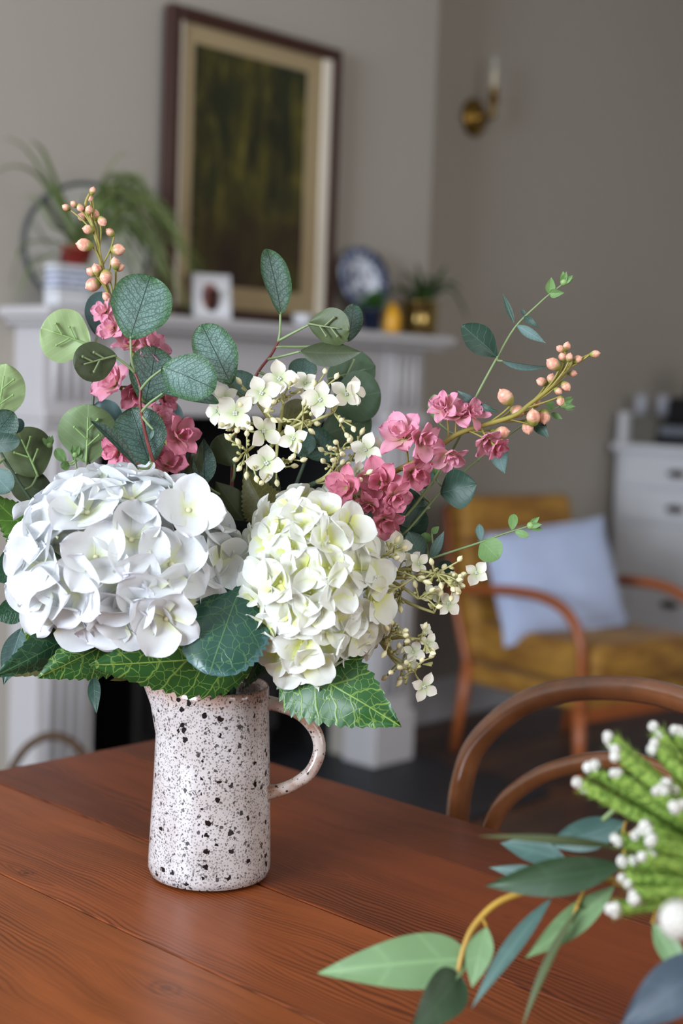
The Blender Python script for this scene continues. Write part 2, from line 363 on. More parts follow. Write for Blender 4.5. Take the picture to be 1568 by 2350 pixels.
obj('print', box(ix0, ix1, YP-.001, YP+.002, iz0, iz1), n.done(c, .35), pic, smooth=False)
obj('backing', box(pl+.004, pr-.004, YP+.012, YP+.016, bt+.004, pt-.004), M['framewood'], pic, smooth=False)

# round mirror
mc = onY(200, 565, 2.885); mr = mc.z-SZ
mi = thing('round_mirror', 'round mirror in thin dark frame standing on mantel behind the grassy plant', 'mirror', (mc.x, mc.y, SZ))
mn = V(-.55, -.83, .0).normalized(); MM = frame_mtx((0, 0, 0), mn)
gl = NT('mirror_glass'); mg = gl.done((.75, .77, .77, 1), .03, metal=1)
obj('glass', lathe([(mr-.008, -.003), (mr-.008, .002), (.001, .002)], 48, mc, MM), mg, mi, smooth=False)
obj('rim', loop_tube([mc+MM @ V((mr-.006)*math.cos(a*PI/32), (mr-.006)*math.sin(a*PI/32), 0) for a in range(64)], .006, 8), plain('mirror_rim', rgb(38, 50, 52), .45, var=.1), mi)
obj('back_board', lathe([(mr-.01, -.006), (mr-.01, -.0035), (.001, -.0035)], 48, mc, MM), M['framewood'], mi, smooth=False)

# books and pot with the spider plant
def patt(name, a, b, sc):
    n = NT(name); co = n.coord(); o = n.sep(co)
    f = n.ss(n.math('SINE', n.math('MULTIPLY', o[2], sc)), -.1, .3); g = n.ss(n.vor(co, 60), .25, .45)
    return n.done(n.mix(n.math('MULTIPLY', f, n.math('ADD', .5, n.math('MULTIPLY', g, .5))), a, b), .6)
bx = onY(172, 655, 2.81).x
bo = thing('storage_box', 'plain white box at the bottom of the pile under the red pot', 'box', (bx, 2.81, SZ))
obj('body', box(bx-.068, bx+.068, 2.782, 2.838, SZ+.001, SZ+.034, .003), M['white'], bo, smooth=False)
obj('lid', box(bx-.070, bx+.070, 2.78, 2.84, SZ+.034, SZ+.044, .003), M['white'], bo, smooth=False)
bo = thing('patterned_box', 'blue and white patterned box stacked on the plain white box', 'box', (bx, 2.81, SZ+.044))
pm = patt('blue_pattern', rgb(225, 228, 236), rgb(66, 84, 138), 520)
obj('body', box(bx-.066, bx+.064, 2.784, 2.836, SZ+.0445, SZ+.085, .002), pm, bo, smooth=False)
obj('lid', box(bx-.068, bx+.066, 2.782, 2.838, SZ+.085, SZ+.098, .002), M['white'], bo, smooth=False)
pz = SZ+.0985
sp = thing('spider_plant', 'grassy spider plant with long arching leaves in a red pot on the box pile', 'plant', (bx+.005, 2.81, pz))
obj('pot', lathe([(.026, 0), (.036, .036), (.039, .036), (.039, .045), (.034, .045), (.032, .034), (.002, .034)], 24, (bx+.005, 2.81, pz)), plain('red_pot', rgb(150, 50, 40), .5, var=.1), sp)
M['grass'] = plain('spider_leaf', rgb(136, 160, 90), .45, var=.25, sc=14, transl=.25)
M['grass2'] = plain('spider_leaf_pale', rgb(180, 188, 126), .45, var=.2, sc=14, transl=.25)
def ribbon(P, wd, sm=6, fold=.25):
    P = smooth_path(P, sm); m = len(P); v, f = [], []
    for i, p in enumerate(P):
        t = (P[min(i+1, m-1)]-P[max(i-1, 0)]).normalized(); s = t.cross(V(0, 0, 1))
        s = s.normalized() if s.length > .05 else t.orthogonal().normalized()
        up = s.cross(t); k = i/(m-1); hw = wd*min(1, (.35+3*k))*(1-k**3)**.8*.5+.0002
        v += [p-s*hw+up*hw*fold*2, p, p+s*hw+up*hw*fold*2, p-up*.0006]
        if i < m-1:
            a = i*4; f += [(a, a+4, a+5, a+1), (a+1, a+5, a+6, a+2), (a+2, a+6, a+7, a+3), (a+3, a+7, a+4, a)]
    return v, f
rs = random.Random(3)
GL = [((110, 420), (10, 315)), ((130, 430), (70, 322)), ((85, 405), (-20, 405)), ((60, 560), (25, 660)), ((235, 420), (298, 352)), ((262, 455), (335, 398)), ((120, 520), (50, 450)), ((215, 640), (212, 740)), ((90, 600), (40, 690))]
for k in range(40): GL.append(((rs.uniform(235, 330), rs.uniform(395, 520)), (rs.uniform(330, 470), rs.uniform(500, 735))))
for k in range(8): GL.append(((rs.uniform(190, 260), rs.uniform(430, 480)), (rs.uniform(230, 330), rs.uniform(420, 640))))
for (a, b) in GL:
    y1 = rs.uniform(2.72, 2.80); y2 = rs.uniform(2.66, 2.76)
    p0 = V(bx+.005+rs.uniform(-.02, .02), 2.81+rs.uniform(-.015, .015), pz+.036); p1 = onY(*a, y1); p2 = onY(*b, y2)
    obj('leaf', ribbon([p0, (p0*.5+p1*.5)+V(0, 0, .012), p1, (p1*.45+p2*.55)+V(0, 0, .022), p2], rs.uniform(.009, .015)), M['grass'] if rs.random() < .6 else M['grass2'], sp)

# small photo frame
fx = onY(488, 700, 2.85).x
pf = thing('photo_frame', 'small white photo frame standing on mantel in front of the big picture', 'picture', (fx, 2.85, SZ))
fm = Matrix.Translation((fx, 2.85, SZ+.001)) @ Matrix.Rotation(-.35, 4, 'Z') @ Matrix.Rotation(-.14, 4, 'X')
obj('frame', join(*[box(*q, M=fm) for q in ((-.052, -.04, -.006, .006, 0, .118), (.04, .052, -.006, .006, 0, .118), (-.04, .04, -.006, .006, 0, .014), (-.04, .04, -.006, .006, .104, .118))]), M['white'], pf, smooth=False)
n = NT('photo_print'); co = n.coord(); o = n.sep(co)
dd = n.math('SQRT', n.math('ADD', n.math('POWER', n.math('MULTIPLY', o[0], 34), 2), n.math('POWER', n.math('MULTIPLY', n.math('SUBTRACT', o[2], .058), 22), 2)))
pc = n.mix(n.ss(n.noise(co, 30, 2), .4, .6), rgb(150, 84, 58), rgb(70, 76, 110))
obj('photo', box(-.04, .04, -.001, .003, .014, .104, M=fm), n.done(n.mix(n.ss(dd, .7, .95), pc, rgb(226, 226, 228)), .4), pf, smooth=False)
obj('stand', box(-.012, .012, .004, .008, .004, .08, M=Matrix.Translation((fx, 2.856, SZ+.001)) @ Matrix.Rotation(-.35, 4, 'Z') @ Matrix.Rotation(.35, 4, 'X')), M['framewood'], pf, smooth=False)
# tealight cup
tx = onY(695, 725, 2.84).x
tl = thing('tealight_holder', 'tiny white ceramic tealight cup on mantel below the big picture', 'candle holder', (tx, 2.84, SZ))
obj('cup', lathe([(.018, 0), (.027, .012), (.028, .034), (.024, .034), (.022, .012), (.002, .008)], 20, (tx, 2.84, SZ+.0005)), M['white'], tl)
obj('candle', lathe([(.018, .009), (.018, .02), (.001, .021)], 16, (tx, 2.84, SZ+.0005)), M['ceiling'], tl)
# plate on stand
pc_ = onY(832, 642, 2.925); prd = .098
pt_ = thing('china_plate', 'blue and white china plate propped upright on mantel by the picture frame', 'plate', (pc_.x, 2.93, SZ))
PM = frame_mtx((0, 0, 0), V(-.12, -.95, .22))
n = NT('willow_plate'); co = n.coord(); o = n.sep(co)
mp_ = n.n.new('ShaderNodeVectorMath'); mp_.operation = 'SUBTRACT'; n.put(mp_.inputs[0], co); mp_.inputs[1].default_value = (0, pc_.y-2.93, pc_.z-SZ)
ln = n.n.new('ShaderNodeVectorMath'); ln.operation = 'LENGTH'; n.put(ln.inputs[0], mp_.outputs[0]); rr_ = ln.outputs['Value']
rim = n.math('MULTIPLY', n.ss(rr_, .060, .064), n.ss(n.noise(co, 70, 3), .38, .52, .35, 1.0)); cen = n.math('MULTIPLY', n.ss(n.noise(co, 28, 3), .5, .58), n.ss(rr_, .05, .058, 1, 0))
c = n.mix(n.math('MAXIMUM', rim, n.math('MULTIPLY', cen, .85)), rgb(214, 218, 228), rgb(44, 58, 96))
obj('plate', lathe([(.002, -.004), (.055, -.004), (prd, .012), (prd, .015), (.062, .004), (.056, 0), (.002, 0)], 40, pc_, PM), n.done(c, .15), pt_)
obj('stand', join(tube([(pc_.x-.05, 2.90, SZ+.004), (pc_.x-.045, 2.895, SZ+.03), (pc_.x-.03, 2.93, SZ+.05), (pc_.x-.02, 2.965, SZ+.12)], .003, 6), tube([(pc_.x+.05, 2.90, SZ+.004), (pc_.x+.045, 2.895, SZ+.03), (pc_.x+.03, 2.93, SZ+.05), (pc_.x+.02, 2.965, SZ+.12)], .003, 6), tube([(pc_.x-.03, 2.955, SZ+.03), (pc_.x+.03, 2.955, SZ+.03)], .003, 6, 0)), M['framewood'], pt_)
# little plant in dark blue pot
ax_ = onY(853, 735, 2.845).x
lp = thing('herb_plant', 'small bushy green plant in dark blue pot in front of the plate', 'plant', (ax_, 2.845, SZ))
obj('pot', lathe([(.024, 0), (.033, .058), (.035, .058), (.035, .066), (.030, .066), (.028, .05), (.002, .05)], 20, (ax_, 2.845, SZ+.0005)), plain('navy_glaze', rgb(30, 38, 62), .25), lp)
M['herb'] = plain('herb_leaf', rgb(62, 118, 38), .45, var=.3, sc=40, transl=.25)
def little_leaf(p, d, L, wd, curl=.2):
    d = d.normalized(); s = d.cross(V(0, 0, 1)); s = s.normalized() if s.length > .1 else V(1, 0, 0); n_ = s.cross(d); v, f = [], []
    for j in range(7):
        t = j/6; hw = wd*.5*math.sin(PI*min(max(t, .04), .97)**.8); c = p+d*L*t-n_*curl*L*t*t
        v += [c-s*hw, c-n_*hw*.3, c+s*hw, c-n_*(hw*.3+.0006)]
        if j < 6: a = j*4; f += [(a, a+4, a+5, a+1), (a+1, a+5, a+6, a+2), (a+2, a+6, a+7, a+3), (a+3, a+7, a+4, a)]
    return v, f
for k in range(46):
    a = rs.uniform(0, 2*PI); e = rs.uniform(.3, 1.4); d = V(math.cos(a)*math.cos(e), math.sin(a)*math.cos(e), math.sin(e))
    obj('leaf', little_leaf(V(ax_, 2.845, SZ+.06)+d*rs.uniform(.012, .05), d+V(0, 0, -.2), .032, .024), M['herb'], lp)
# yellow vase
vx = onY(900, 740, 2.82).x
yv = thing('yellow_bottle', 'small yellow glazed bottle between dark blue pot and brass pot', 'bottle', (vx, 2.82, SZ))
obj('body', lathe([(.022, 0), (.027, .012), (.027, .05), (.02, .068), (.012, .076), (.012, .086), (.009, .086), (.008, .07), (.001, .06)], 24, (vx, 2.82, SZ+.0005)), plain('yellow_glaze', rgb(222, 160, 26), .35, var=.06), yv)
obj('collar', loop_tube([V(vx+.012*math.cos(a*PI/8), 2.82+.012*math.sin(a*PI/8), SZ+.0865) for a in range(16)], .002, 6), plain('yellow_glaze_dark', rgb(190, 130, 20), .35), yv)
# brass pot with strappy plant
gx = onY(972, 730, 2.87).x-.02
bp = thing('brass_pot_plant', 'strap leaved green plant in shiny brass pot at the end of mantel', 'plant', (gx, 2.87, SZ))
obj('pot', lathe([(.046, 0), (.054, .01), (.057, .05), (.056, .098), (.060, .102), (.058, .106), (.052, .1), (.05, .085), (.002, .085)], 32, (gx, 2.87, SZ+.0005)), plain('bright_brass', rgb(176, 150, 92), .2, 1, var=.1), bp)
M['aloe'] = plain('strap_leaf', rgb(66, 100, 44), .4, var=.3, sc=20, transl=.1)
for (a, b, wd) in [((960, 640), (955, 602), .022), ((950, 650), (925, 622), .018), ((1000, 660), (1025, 610), .026), ((1015, 670), (1048, 640), .022), ((985, 650), (985, 630), .02), ((940, 670), (900, 655), .018), ((1030, 665), (1075, 735), .014), ((920, 665), (885, 690), .014), ((975, 660), (1000, 640), .02), ((1020, 650), (1060, 668), .016)]:
    p0 = V(gx+rs.uniform(-.02, .02), 2.87+rs.uniform(-.02, .02), SZ+.085); yy = 2.87+rs.uniform(-.07, .05)
    obj('leaf', ribbon([p0, onY(*a, (yy+2.87)/2), onY(*b, yy)], wd, 6, .35), M['aloe'], bp)

# wall sconce on the alcove wall
sc0 = onY(1090, 270, YA-.006); sy = YA-.10
sc = thing('wall_sconce', 'brass candle wall light with round backplate on the alcove wall', 'wall light', (sc0.x, YA, sc0.z))
BM = frame_mtx((0, 0, 0), V(0, -1, 0))
obj('backplate', lathe([(.066, -.005), (.066, .002), (.060, .010), (.046, .014), (.040, .02), (.022, .024), (.014, .04), (.002, .042)], 32, sc0, BM), M['brass'], sc)
cp = onY(1131, 262, sy)
obj('arm', tube([sc0+V(0, -.03, 0), sc0+V(.004, -.06, -.012), V(cp.x-.008, sy+.012, cp.z-.014), V(cp.x, sy, cp.z)], .007, 8), M['brass'], sc)
obj('candle_cup', lathe([(.006, -.012), (.016, -.004), (.009, .01), (.012, .03), (.022, .045), (.022, .05), (.015, .052), (.014, .085), (.016, .088), (.012, .09), (.001, .09)], 20, cp), M['brass'], sc)
cdl = obj('candle_tube', tube([cp+V(0, 0, .088), cp+V(0, 0, .155)], .0105, 14, 0), plain('candle_sleeve', rgb(226, 216, 190), .6), sc)
obj('bulb', lathe([(.006, 0), (.010, .014), (.007, .034), (.001, .046)], 12, cp+V(0, 0, .155)), plain('bulb_glass', rgb(200, 196, 188), .15), cdl)

# ------------------------------------------------------------------ white cabinet with its things
KX, KY0, KY1, KZ = 4.9, 1.55, 3.15, 1.0
kb = thing('cabinet', 'white painted sideboard with panelled drawers and dark cup handles', 'cabinet', ((KX+XR)/2, 2.35, 0))
obj('body', box(KX+.02, XR-.005, KY0, KY1, .06, KZ-.03), M['white'], kb, smooth=False)
obj('top', box(KX-.015, XR-.003, KY0-.015, KY1+.01, KZ-.03, KZ, .005, 2), M['white'], kb, smooth=False)
obj('plinth', box(KX+.05, XR-.01, KY0+.02, KY1-.02, .0, .06), M['white'], kb, smooth=False)
hmat = plain('dark_brass_handle', rgb(84, 74, 56), .35, 1, var=.2)
for y0, y1 in ((2.60, 3.12), (2.06, 2.57), (1.57, 2.03)):
    for z0, z1 in ((.83, .955), (.695, .815), (.08, .68)):
        d = obj('drawer' if z0 > .5 else 'door', box(KX+.002, KX+.02, y0, y1, z0, z1, .003), M['white'], kb, smooth=False)
        if z0 < .5:
            obj('raised_panel', box(KX-.003, KX+.002, y0+.07, y1-.07, z0+.07, z1-.07, .002), M['white'], d, smooth=False)
        else:
            obj('moulding', join(box(KX-.003, KX+.002, y0+.02, y1-.02, z1-.03, z1-.02), box(KX-.003, KX+.002, y0+.02, y1-.02, z0+.02, z0+.03), box(KX-.003, KX+.002, y0+.02, y0+.03, z0+.03, z1-.03), box(KX-.003, KX+.002, y1-.03, y1-.02, z0+.03, z1-.03)), M['white'], d, smooth=False)
        yc = (y0+y1)/2; zc = (z0+z1)/2 if z0 > .5 else z0+.30
        v, f = ball((KX, yc, zc), 1, 14, 8, (.022, .042, .016)); obj('handle', (v, f), hmat, d)
tr = thing('crate', 'low grey crate with white end board on the sideboard by the alcove wall', 'crate', (5.1, 3.05, KZ))
obj('body', box(4.95, 5.28, 3.0, 3.114, KZ+.001, KZ+.112, .004), plain('grey_crate', rgb(104, 100, 90), .7, var=.12), tr, smooth=False)
obj('end_board', box(4.915, 5.28, 3.115, 3.15, KZ+.001, KZ+.125, .003), M['white'], tr, smooth=False)
gm = plain('frosted_glass', rgb(206, 206, 214), .3, var=.03, transl=.4)
for gx_, gy_, lab in ((4.985, 3.09, 'pale frosted beaker on the grey crate next to its white end board'), (5.07, 3.04, 'pale frosted beaker on the grey crate nearer the coffee machine')):
    t = thing('beaker', lab, 'beaker', (gx_, gy_, KZ+.112), group='beakers on the sideboard')
    obj('bowl', lathe([(.001, .006), (.022, .006), (.026, .085), (.029, .085), (.025, .001), (.001, .0005)], 24, (gx_, gy_, KZ+.1125)), gm, t)
q = V(5.0, 2.965, 0)
cf = thing('coffee_machine', 'black and silver coffee machine on the sideboard', 'coffee machine', (5.1, q.y-.13, KZ))
blk = plain('black_plastic', rgb(20, 21, 24), .3); slv = plain('silver_plastic', rgb(150, 156, 168), .3, .6)
y1 = q.y+.02
obj('body', box(5.0, 5.25, y1-.26, y1, KZ+.075, KZ+.19, .02, 2), blk, cf, smooth=False)
obj('drip_tray', box(4.94, 5.24, y1-.27, y1+.01, KZ+.001, KZ+.035, .01, 2), blk, cf, smooth=False)
obj('band', box(4.96, 5.24, y1-.265, y1+.005, KZ+.035, KZ+.075, .006), slv, cf, smooth=False)
obj('lid', lathe([(.001, .0), (.10, 0), (.105, .03), (.09, .11), (.04, .13), (.001, .132)], 24, (5.12, y1-.13, KZ+.19)), blk, cf)

# ------------------------------------------------------------------ armchair with cushion
n = NT('mustard_velvet'); co = n.coord(); f1 = n.noise(n.scale(co, (1, 1, 3)), 9, 4); vel = n.done(n.mix(n.ss(f1, .3, .7), rgb(172, 126, 48), rgb(132, 88, 28)), .7, n.bump(n.noise(co, 60, 3), .2, .002), sheen=.08)
AR = thing('armchair', 'mustard velvet armchair with curved wooden arms standing in the alcove', 'armchair', (3.86, 2.575, 0), math.radians(-8), world=False)
CW = M['chairwood']
def rot_box(x0, x1, y0, y1, z0, z1, bev, seg, ang, piv):
    Mx = Matrix.Translation(piv) @ Matrix.Rotation(ang, 4, 'X') @ Matrix.Translation(-Vector(piv)); return box(x0, x1, y0, y1, z0, z1, bev, seg, Mx)
obj('seat_cushion', box(-.255, .255, -.30, .25, .30, .435, .035, 4), vel, AR)
obj('seat_rail', join(box(-.265, .265, -.27, .23, .235, .30, .008)), vel, AR, smooth=False)
obj('backrest', rot_box(-.262, .262, .20, .295, .30, .845, .032, 4, math.radians(-13), (0, .25, .40)), vel, AR)
for s in (-1, 1):
    x = .285*s
    obj('arm', tube([(x, .33, .535), (x, .20, .548), (x, .02, .565), (x*1.01, -.12, .560), (x*1.01, -.215, .52), (x*1.01, -.262, .44), (x, -.268, .33), (x*.98, -.262, .24)], .017, 10), CW, AR)
    obj('leg', tube([(x*.96, -.255, .26), (x*.97, -.275, 0)], lambda t: .023-.006*t, 10, 0), CW, AR)
    obj('leg', tube([(x*.94, .235, .30), (x*.94, .285, 0)], lambda t: .023-.006*t, 10, 0), CW, AR)
    obj('back_post', tube([(x*.94, .235, .28), (x*.97, .32, .55), (x*.90, .385, .80)], .014, 8), CW, AR)
obj('front_rail', box(-.26, .26, -.272, -.25, .20, .25, .005), CW, AR, smooth=False)
def pillow(wd, ht, th, mtx, nn=18, sag=.08):
    v, f = [], []
    for side in (1, -1):
        for j in range(nn+1):
            for i in range(nn+1):
                x = 2*i/nn-1; y = 2*j/nn-1; e = ((1-abs(x)**2.6)*(1-abs(y)**2.6))
                k = 1-sag*(abs(x)**2*0 + (1-abs(y)**2)*abs(x)**4*.8); k2 = 1-sag*((1-abs(x)**2)*abs(y)**4*.8)
                zz = side*th/2*max(e, 0)**.45 + .008*noise.noise(V(x*2.2, y*2.2, side*3))*max(e, 0)**.3
                v.append(mtx @ V(x*wd/2*k, y*ht/2*k2, zz))
    m = (nn+1)**2
    for j in range(nn):
        for i in range(nn):
            a = j*(nn+1)+i; f.append((a, a+1, a+nn+2, a+nn+1)); a += m; f.append((a, a+nn+1, a+nn+2, a+1))
    bd = [i for i in range(nn)]+[nn+j*(nn+1) for j in range(nn)]+[nn*(nn+1)+nn-i for i in range(nn)]+[(nn-j)*(nn+1) for j in range(nn)]
    for k in range(len(bd)): a, b = bd[k], bd[(k+1) % len(bd)]; f.append((b, a, a+m, b+m))
    return v, f
cz = V(3.785, 2.63, .587)
cu = thing('cushion', 'pale blue square cushion leaning on the mustard armchair', 'cushion', (cz.x, cz.y, .43))
cn = V(-.42, -.80, .30).normalized(); cx_ = cn.cross(V(0, 0, 1)).normalized()*-1; cy_ = cn.cross(cx_)
R3 = Matrix(((cx_.x, cy_.x, cn.x, 0), (cx_.y, cy_.y, cn.y, 0), (cx_.z, cy_.z, cn.z, 0), (0, 0, 0, 1)))
n = NT('blue_linen'); co = n.coord(); bl = n.done(n.mix(n.noise(co, 8, 3), rgb(182, 193, 220), rgb(170, 182, 212)), .85, n.bump(n.noise(n.scale(co, (3, 3, 9)), 4, 3), .5, .01), sheen=.2)
obj('cover', pillow(.46, .37, .14, Matrix.Translation(cz) @ R3 @ Matrix.Rotation(math.radians(8), 4, 'Z')), bl, cu)
obj('zip_seam', loop_tube([Matrix.Translation(cz) @ R3 @ Matrix.Rotation(math.radians(8), 4, 'Z') @ V(.22*math.copysign(abs(math.cos(a))**.35, math.cos(a)), .176*math.copysign(abs(math.sin(a))**.35, math.sin(a)), 0) for a in [2*PI*k/48 for k in range(48)]], .003, 6), bl, cu)

# ------------------------------------------------------------------ basket by the hearth
bkx, bky = 1.80, 2.56
bk = thing('wicker_basket', 'brown wicker basket with looped handle on floor beside the fireplace', 'basket', (bkx, bky, 0))
wk = plain('wicker', rgb(92, 66, 40), .7, var=.35, sc=60, bump=.5)
for k in range(11):
    z = .012+k*.022; r = .12+.02*math.sin(k/10*PI*.6)
    obj('weave_band', loop_tube([V(bkx+(r+.004*math.cos(a*6*PI/12+k*PI))*math.cos(a*PI/24), bky+(r+.004*math.cos(a*6*PI/12+k*PI))*math.sin(a*PI/24), z) for a in range(48)], .0118, 6), wk, bk)
obj('base', lathe([(.115, .0), (.115, .012), (.001, .012)], 24, (bkx, bky, .0005)), wk, bk)
hpts = [V(bkx+.125*math.cos(a)*.6928, bky-.125*math.cos(a)*.6928*.6, .235+.16*math.sin(a)) for a in [PI*k/12 for k in range(13)]]
obj('handle', tube(hpts, .010, 8, 3), wk, bk)
obj('filling', lathe([(.11, .16), (.08, .215), (.03, .235), (.001, .24)], 20, (bkx, bky, 0)), plain('dark_kindling', rgb(46, 36, 28), .9, var=.4, sc=50, bump=.6), bk)

# ------------------------------------------------------------------ bentwood chair
bc = thing('bentwood_chair', 'brown bentwood chair with double hoop back tucked against the pine table', 'chair', (1.02, .72, 0))
hx = lambda z: 1.20+.10*(z-.75)+(-.02 if z < .5 else 0)
half = [(.944, .715), (.942, .759), (.932, .795), (.905, .829), (.869, .857), (.821, .878), (.770, .889)]
YM = .722
low = [(.93, .0), (.925, .25), (.92, .46), (.935, .60)]
legx = [1.28, 1.215, 1.175, 1.185]
pts = [V(legx[i], y_, z_) for i, (y_, z_) in enumerate(low)]+[V(hx(z_), y_, z_) for y_, z_ in half]
pts += [V(hx(.893), YM, .893)]+[V(p.x, 2*YM-p.y, p.z) for p in reversed(pts)]
obj('back_hoop', tube(pts, .0128, 12, 5), M['bent'], bc)
ih = [(.895, .46), (.900, .60), (.897, .70), (.893, .727), (.875, .757), (.837, .788), (.795, .808), (.758, .819)]
pts = [V(hx(z_)-.004 if z_ > .5 else 1.165, y_, z_) for y_, z_ in ih]; pts += [V(hx(.823)-.004, YM, .823)]+[V(p.x, 2*YM-p.y, p.z) for p in reversed(pts)]
obj('inner_hoop', tube(pts, .0098, 10, 5), M['bent'], bc)
sa = [V(.98+.2*math.cos(a*PI/18), YM+.2*math.sin(a*PI/18), .452) for a in range(36)]
obj('seat_ring', loop_tube(sa, .017, 8), M['bent'], bc)
obj('seat_panel', lathe([(.001, .448), (.19, .450), (.19, .458), (.001, .454)], 32, (.98, YM, 0)), plain('cane_seat', rgb(170, 128, 80), .6, var=.2, sc=90), bc)
for s in (-1, 1): obj('leg', tube([(.85, YM+.13*s, .445), (.83, YM+.16*s, .2), (.80, YM+.175*s, 0)], lambda t: .017-.004*t, 10), M['bent'], bc)
obj('stretcher_ring', loop_tube([V(1.03+.155*math.cos(a*PI/16)*1.2, YM+.165*math.sin(a*PI/16), .26) for a in range(32)], .009, 8), M['bent'], bc)

# ------------------------------------------------------------------ pine table
TX = [.155, .335, .51, .675, .827, 1.001, 1.111]; TY0, TY1, TZ = -.55, 1.312, .75
tb = thing('pine_table', 'varnished orange brown pine dining table made of long boards', 'table', (.63, .4, 0))
def kn(px_, py_, r, d): q = onZ(px_, py_, TZ); return (q.x-.63, q.y-.4, r, d)
tints = [(rgb(150, 80, 36), rgb(92, 42, 14)), (rgb(148, 78, 36), rgb(90, 42, 14)), (rgb(152, 80, 36), rgb(94, 44, 14)), (rgb(148, 76, 36), rgb(88, 40, 14)), (rgb(122, 58, 26), rgb(72, 30, 10)), (rgb(112, 54, 26), rgb(64, 27, 10))]  # sunlit left and dimmer right put into the colours: last two boards darker
KN = {5: [kn(1078, 2058, .010, .9)], 4: [kn(735, 1990, .006, .35), kn(1165, 2105, .004, .3)], 3: [kn(60, 2003, .007, .7)], 2: [kn(380, 2268, .012, .45)]}
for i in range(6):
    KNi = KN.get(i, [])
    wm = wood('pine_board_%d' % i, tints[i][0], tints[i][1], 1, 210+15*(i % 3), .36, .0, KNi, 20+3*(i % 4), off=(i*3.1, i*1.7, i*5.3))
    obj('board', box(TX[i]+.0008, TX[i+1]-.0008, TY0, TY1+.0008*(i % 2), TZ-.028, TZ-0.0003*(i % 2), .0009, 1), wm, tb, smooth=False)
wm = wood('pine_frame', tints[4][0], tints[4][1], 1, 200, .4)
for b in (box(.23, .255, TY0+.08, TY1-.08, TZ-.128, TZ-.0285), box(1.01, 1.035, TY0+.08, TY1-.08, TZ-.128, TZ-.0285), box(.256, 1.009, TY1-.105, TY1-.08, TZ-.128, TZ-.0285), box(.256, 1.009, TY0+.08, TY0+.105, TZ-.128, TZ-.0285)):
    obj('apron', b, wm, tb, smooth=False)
for lx in (.265, 1.0):
    for ly in (TY0+.1, TY1-.1):
        obj('leg', lathe([(.022, 0), (.026, .05), (.020, .08), (.034, .3), (.030, .5), (.036, .54), (.028, .56), (.038, .60), (.038, TZ-.13)], 16, (lx, ly, 0)), wm, tb)

# ------------------------------------------------------------------ speckled jug
J = onZ(480, 2005, TZ); JH = .170
jug = thing('speckled_jug', 'tall glazed stoneware jug with dark speckles and looped handle on the pine table', 'jug', (J.x, J.y, TZ))
n = NT('speckle_glaze'); co = n.coord(); o = n.sep(co)
wob = n.noise(co, 300, 2, out=1); cow = n.mix(.005, co, wob)
def dots(sc, lo, hi, keep, coord):
    d = n.vor(coord, sc); rn = n.sep(n.vor(coord, sc, out='Color'))[0]
    th = n.ss(rn, keep, 1, 0, hi); return n.ss(n.math('SUBTRACT', d, th), -.03, .03, 1, 0)
fd = n.vor(co, 500); fr_ = n.sep(n.vor(co, 500, out='Color'))[0]
fine = n.math('MULTIPLY', n.ss(n.math('SUBTRACT', fd, n.math('ADD', .24, n.math('MULTIPLY', fr_, .22))), -.06, .06, 1, 0), n.ss(n.noise(co, 40, 2), .15, .35))
midd = dots(290, 0, .42, .40, cow)
large = dots(120, 0, .33, .35, cow)
hz = o[2]
grime = n.math('MULTIPLY', n.math('MULTIPLY', n.ss(hz, .0, .05, 1, 0), n.ss(n.noise(co, 38, 3), .45, .7)), n.ss(n.noise(co, 700, 3), .42, .62))
base = n.mix(n.ss(n.noise(co, 24, 3), .35, .7), rgb(196, 190, 190), rgb(182, 173, 170))
base = n.mix(n.math('MULTIPLY', n.ss(n.vor(co, 700), .2, .5, 1, 0), .22), base, rgb(150, 132, 118))
base = n.mix(n.math('MULTIPLY', n.ss(n.math('ADD', hz, n.math('MULTIPLY', n.noise(co, 30, 2), .02)), .160, .182), .75), base, rgb(168, 118, 88))
c = n.mix(n.math('MULTIPLY', fine, .62), base, rgb(70, 60, 56)); c = n.mix(n.math('MULTIPLY', grime, .75), c, rgb(44, 38, 36))
c = n.mix(n.math('MULTIPLY', midd, .85), c, rgb(38, 32, 30)); c = n.mix(large, c, rgb(24, 21, 22))
c = n.mix(n.ss(hz, .0012, .003, 1, 0), c, rgb(58, 34, 26))
jm = n.done(c, .10, n.bump(n.math('MAXIMUM', large, midd), -.15, .0006), spec=.55)
# handle glaze is browner
prof = [(.001, .0005), (.046, .0005), (.0515, .003), (.0536, .009), (.0535, .016), (.0525, .045), (.0508, .085), (.0490, .125), (.0478, .150), (.0476, .163), (.0474, .1675), (.0462, .170), (.0447, .168), (.0440, .160), (.0448, .12), (.048, .05), (.048, .012), (.001, .010)]
v, f = lathe(prof, 72)
sd = V(-RT.x, -RT.y, 0).normalized(); sang = math.atan2(sd.y, sd.x)+.12
for p in v:
    da = (math.atan2(p.y, p.x)-sang+PI) % (2*PI)-PI; rr = math.hypot(p.x, p.y)
    if rr > .03:
        k = max(0, (p.z-.112)/.058)**2*math.exp(-(da/.42)**2); p.x += .017*k*math.cos(sang); p.y += .017*k*math.sin(sang); p.z += .004*k
v = [p+V(J.x, J.y, TZ) for p in v]
obj('body', (v, f), jm, jug)
hp = [at(a, b, 1.238) for a, b in [(606, 1612), (640, 1618), (690, 1640), (724, 1678), (733, 1722), (715, 1768), (680, 1797), (645, 1812), (610, 1818)]]
hv = tube(hp, lambda t: .0056+.0022*abs(2*t-1)**6, 12, 6)
n2 = NT('speckle_glaze_brown'); co = n2.coord()
c = n2.mix(n2.ss(n2.noise(co, 60, 3), .35, .65), rgb(182, 168, 160), rgb(140, 106, 88))
c = n2.mix(n2.ss(n2.vor(co, 300), .12, .24, 1, 0), c, rgb(56, 44, 38)); c = n2.mix(n2.ss(n2.vor(co, 120), .1, .2, 1, 0), c, rgb(36, 30, 28))
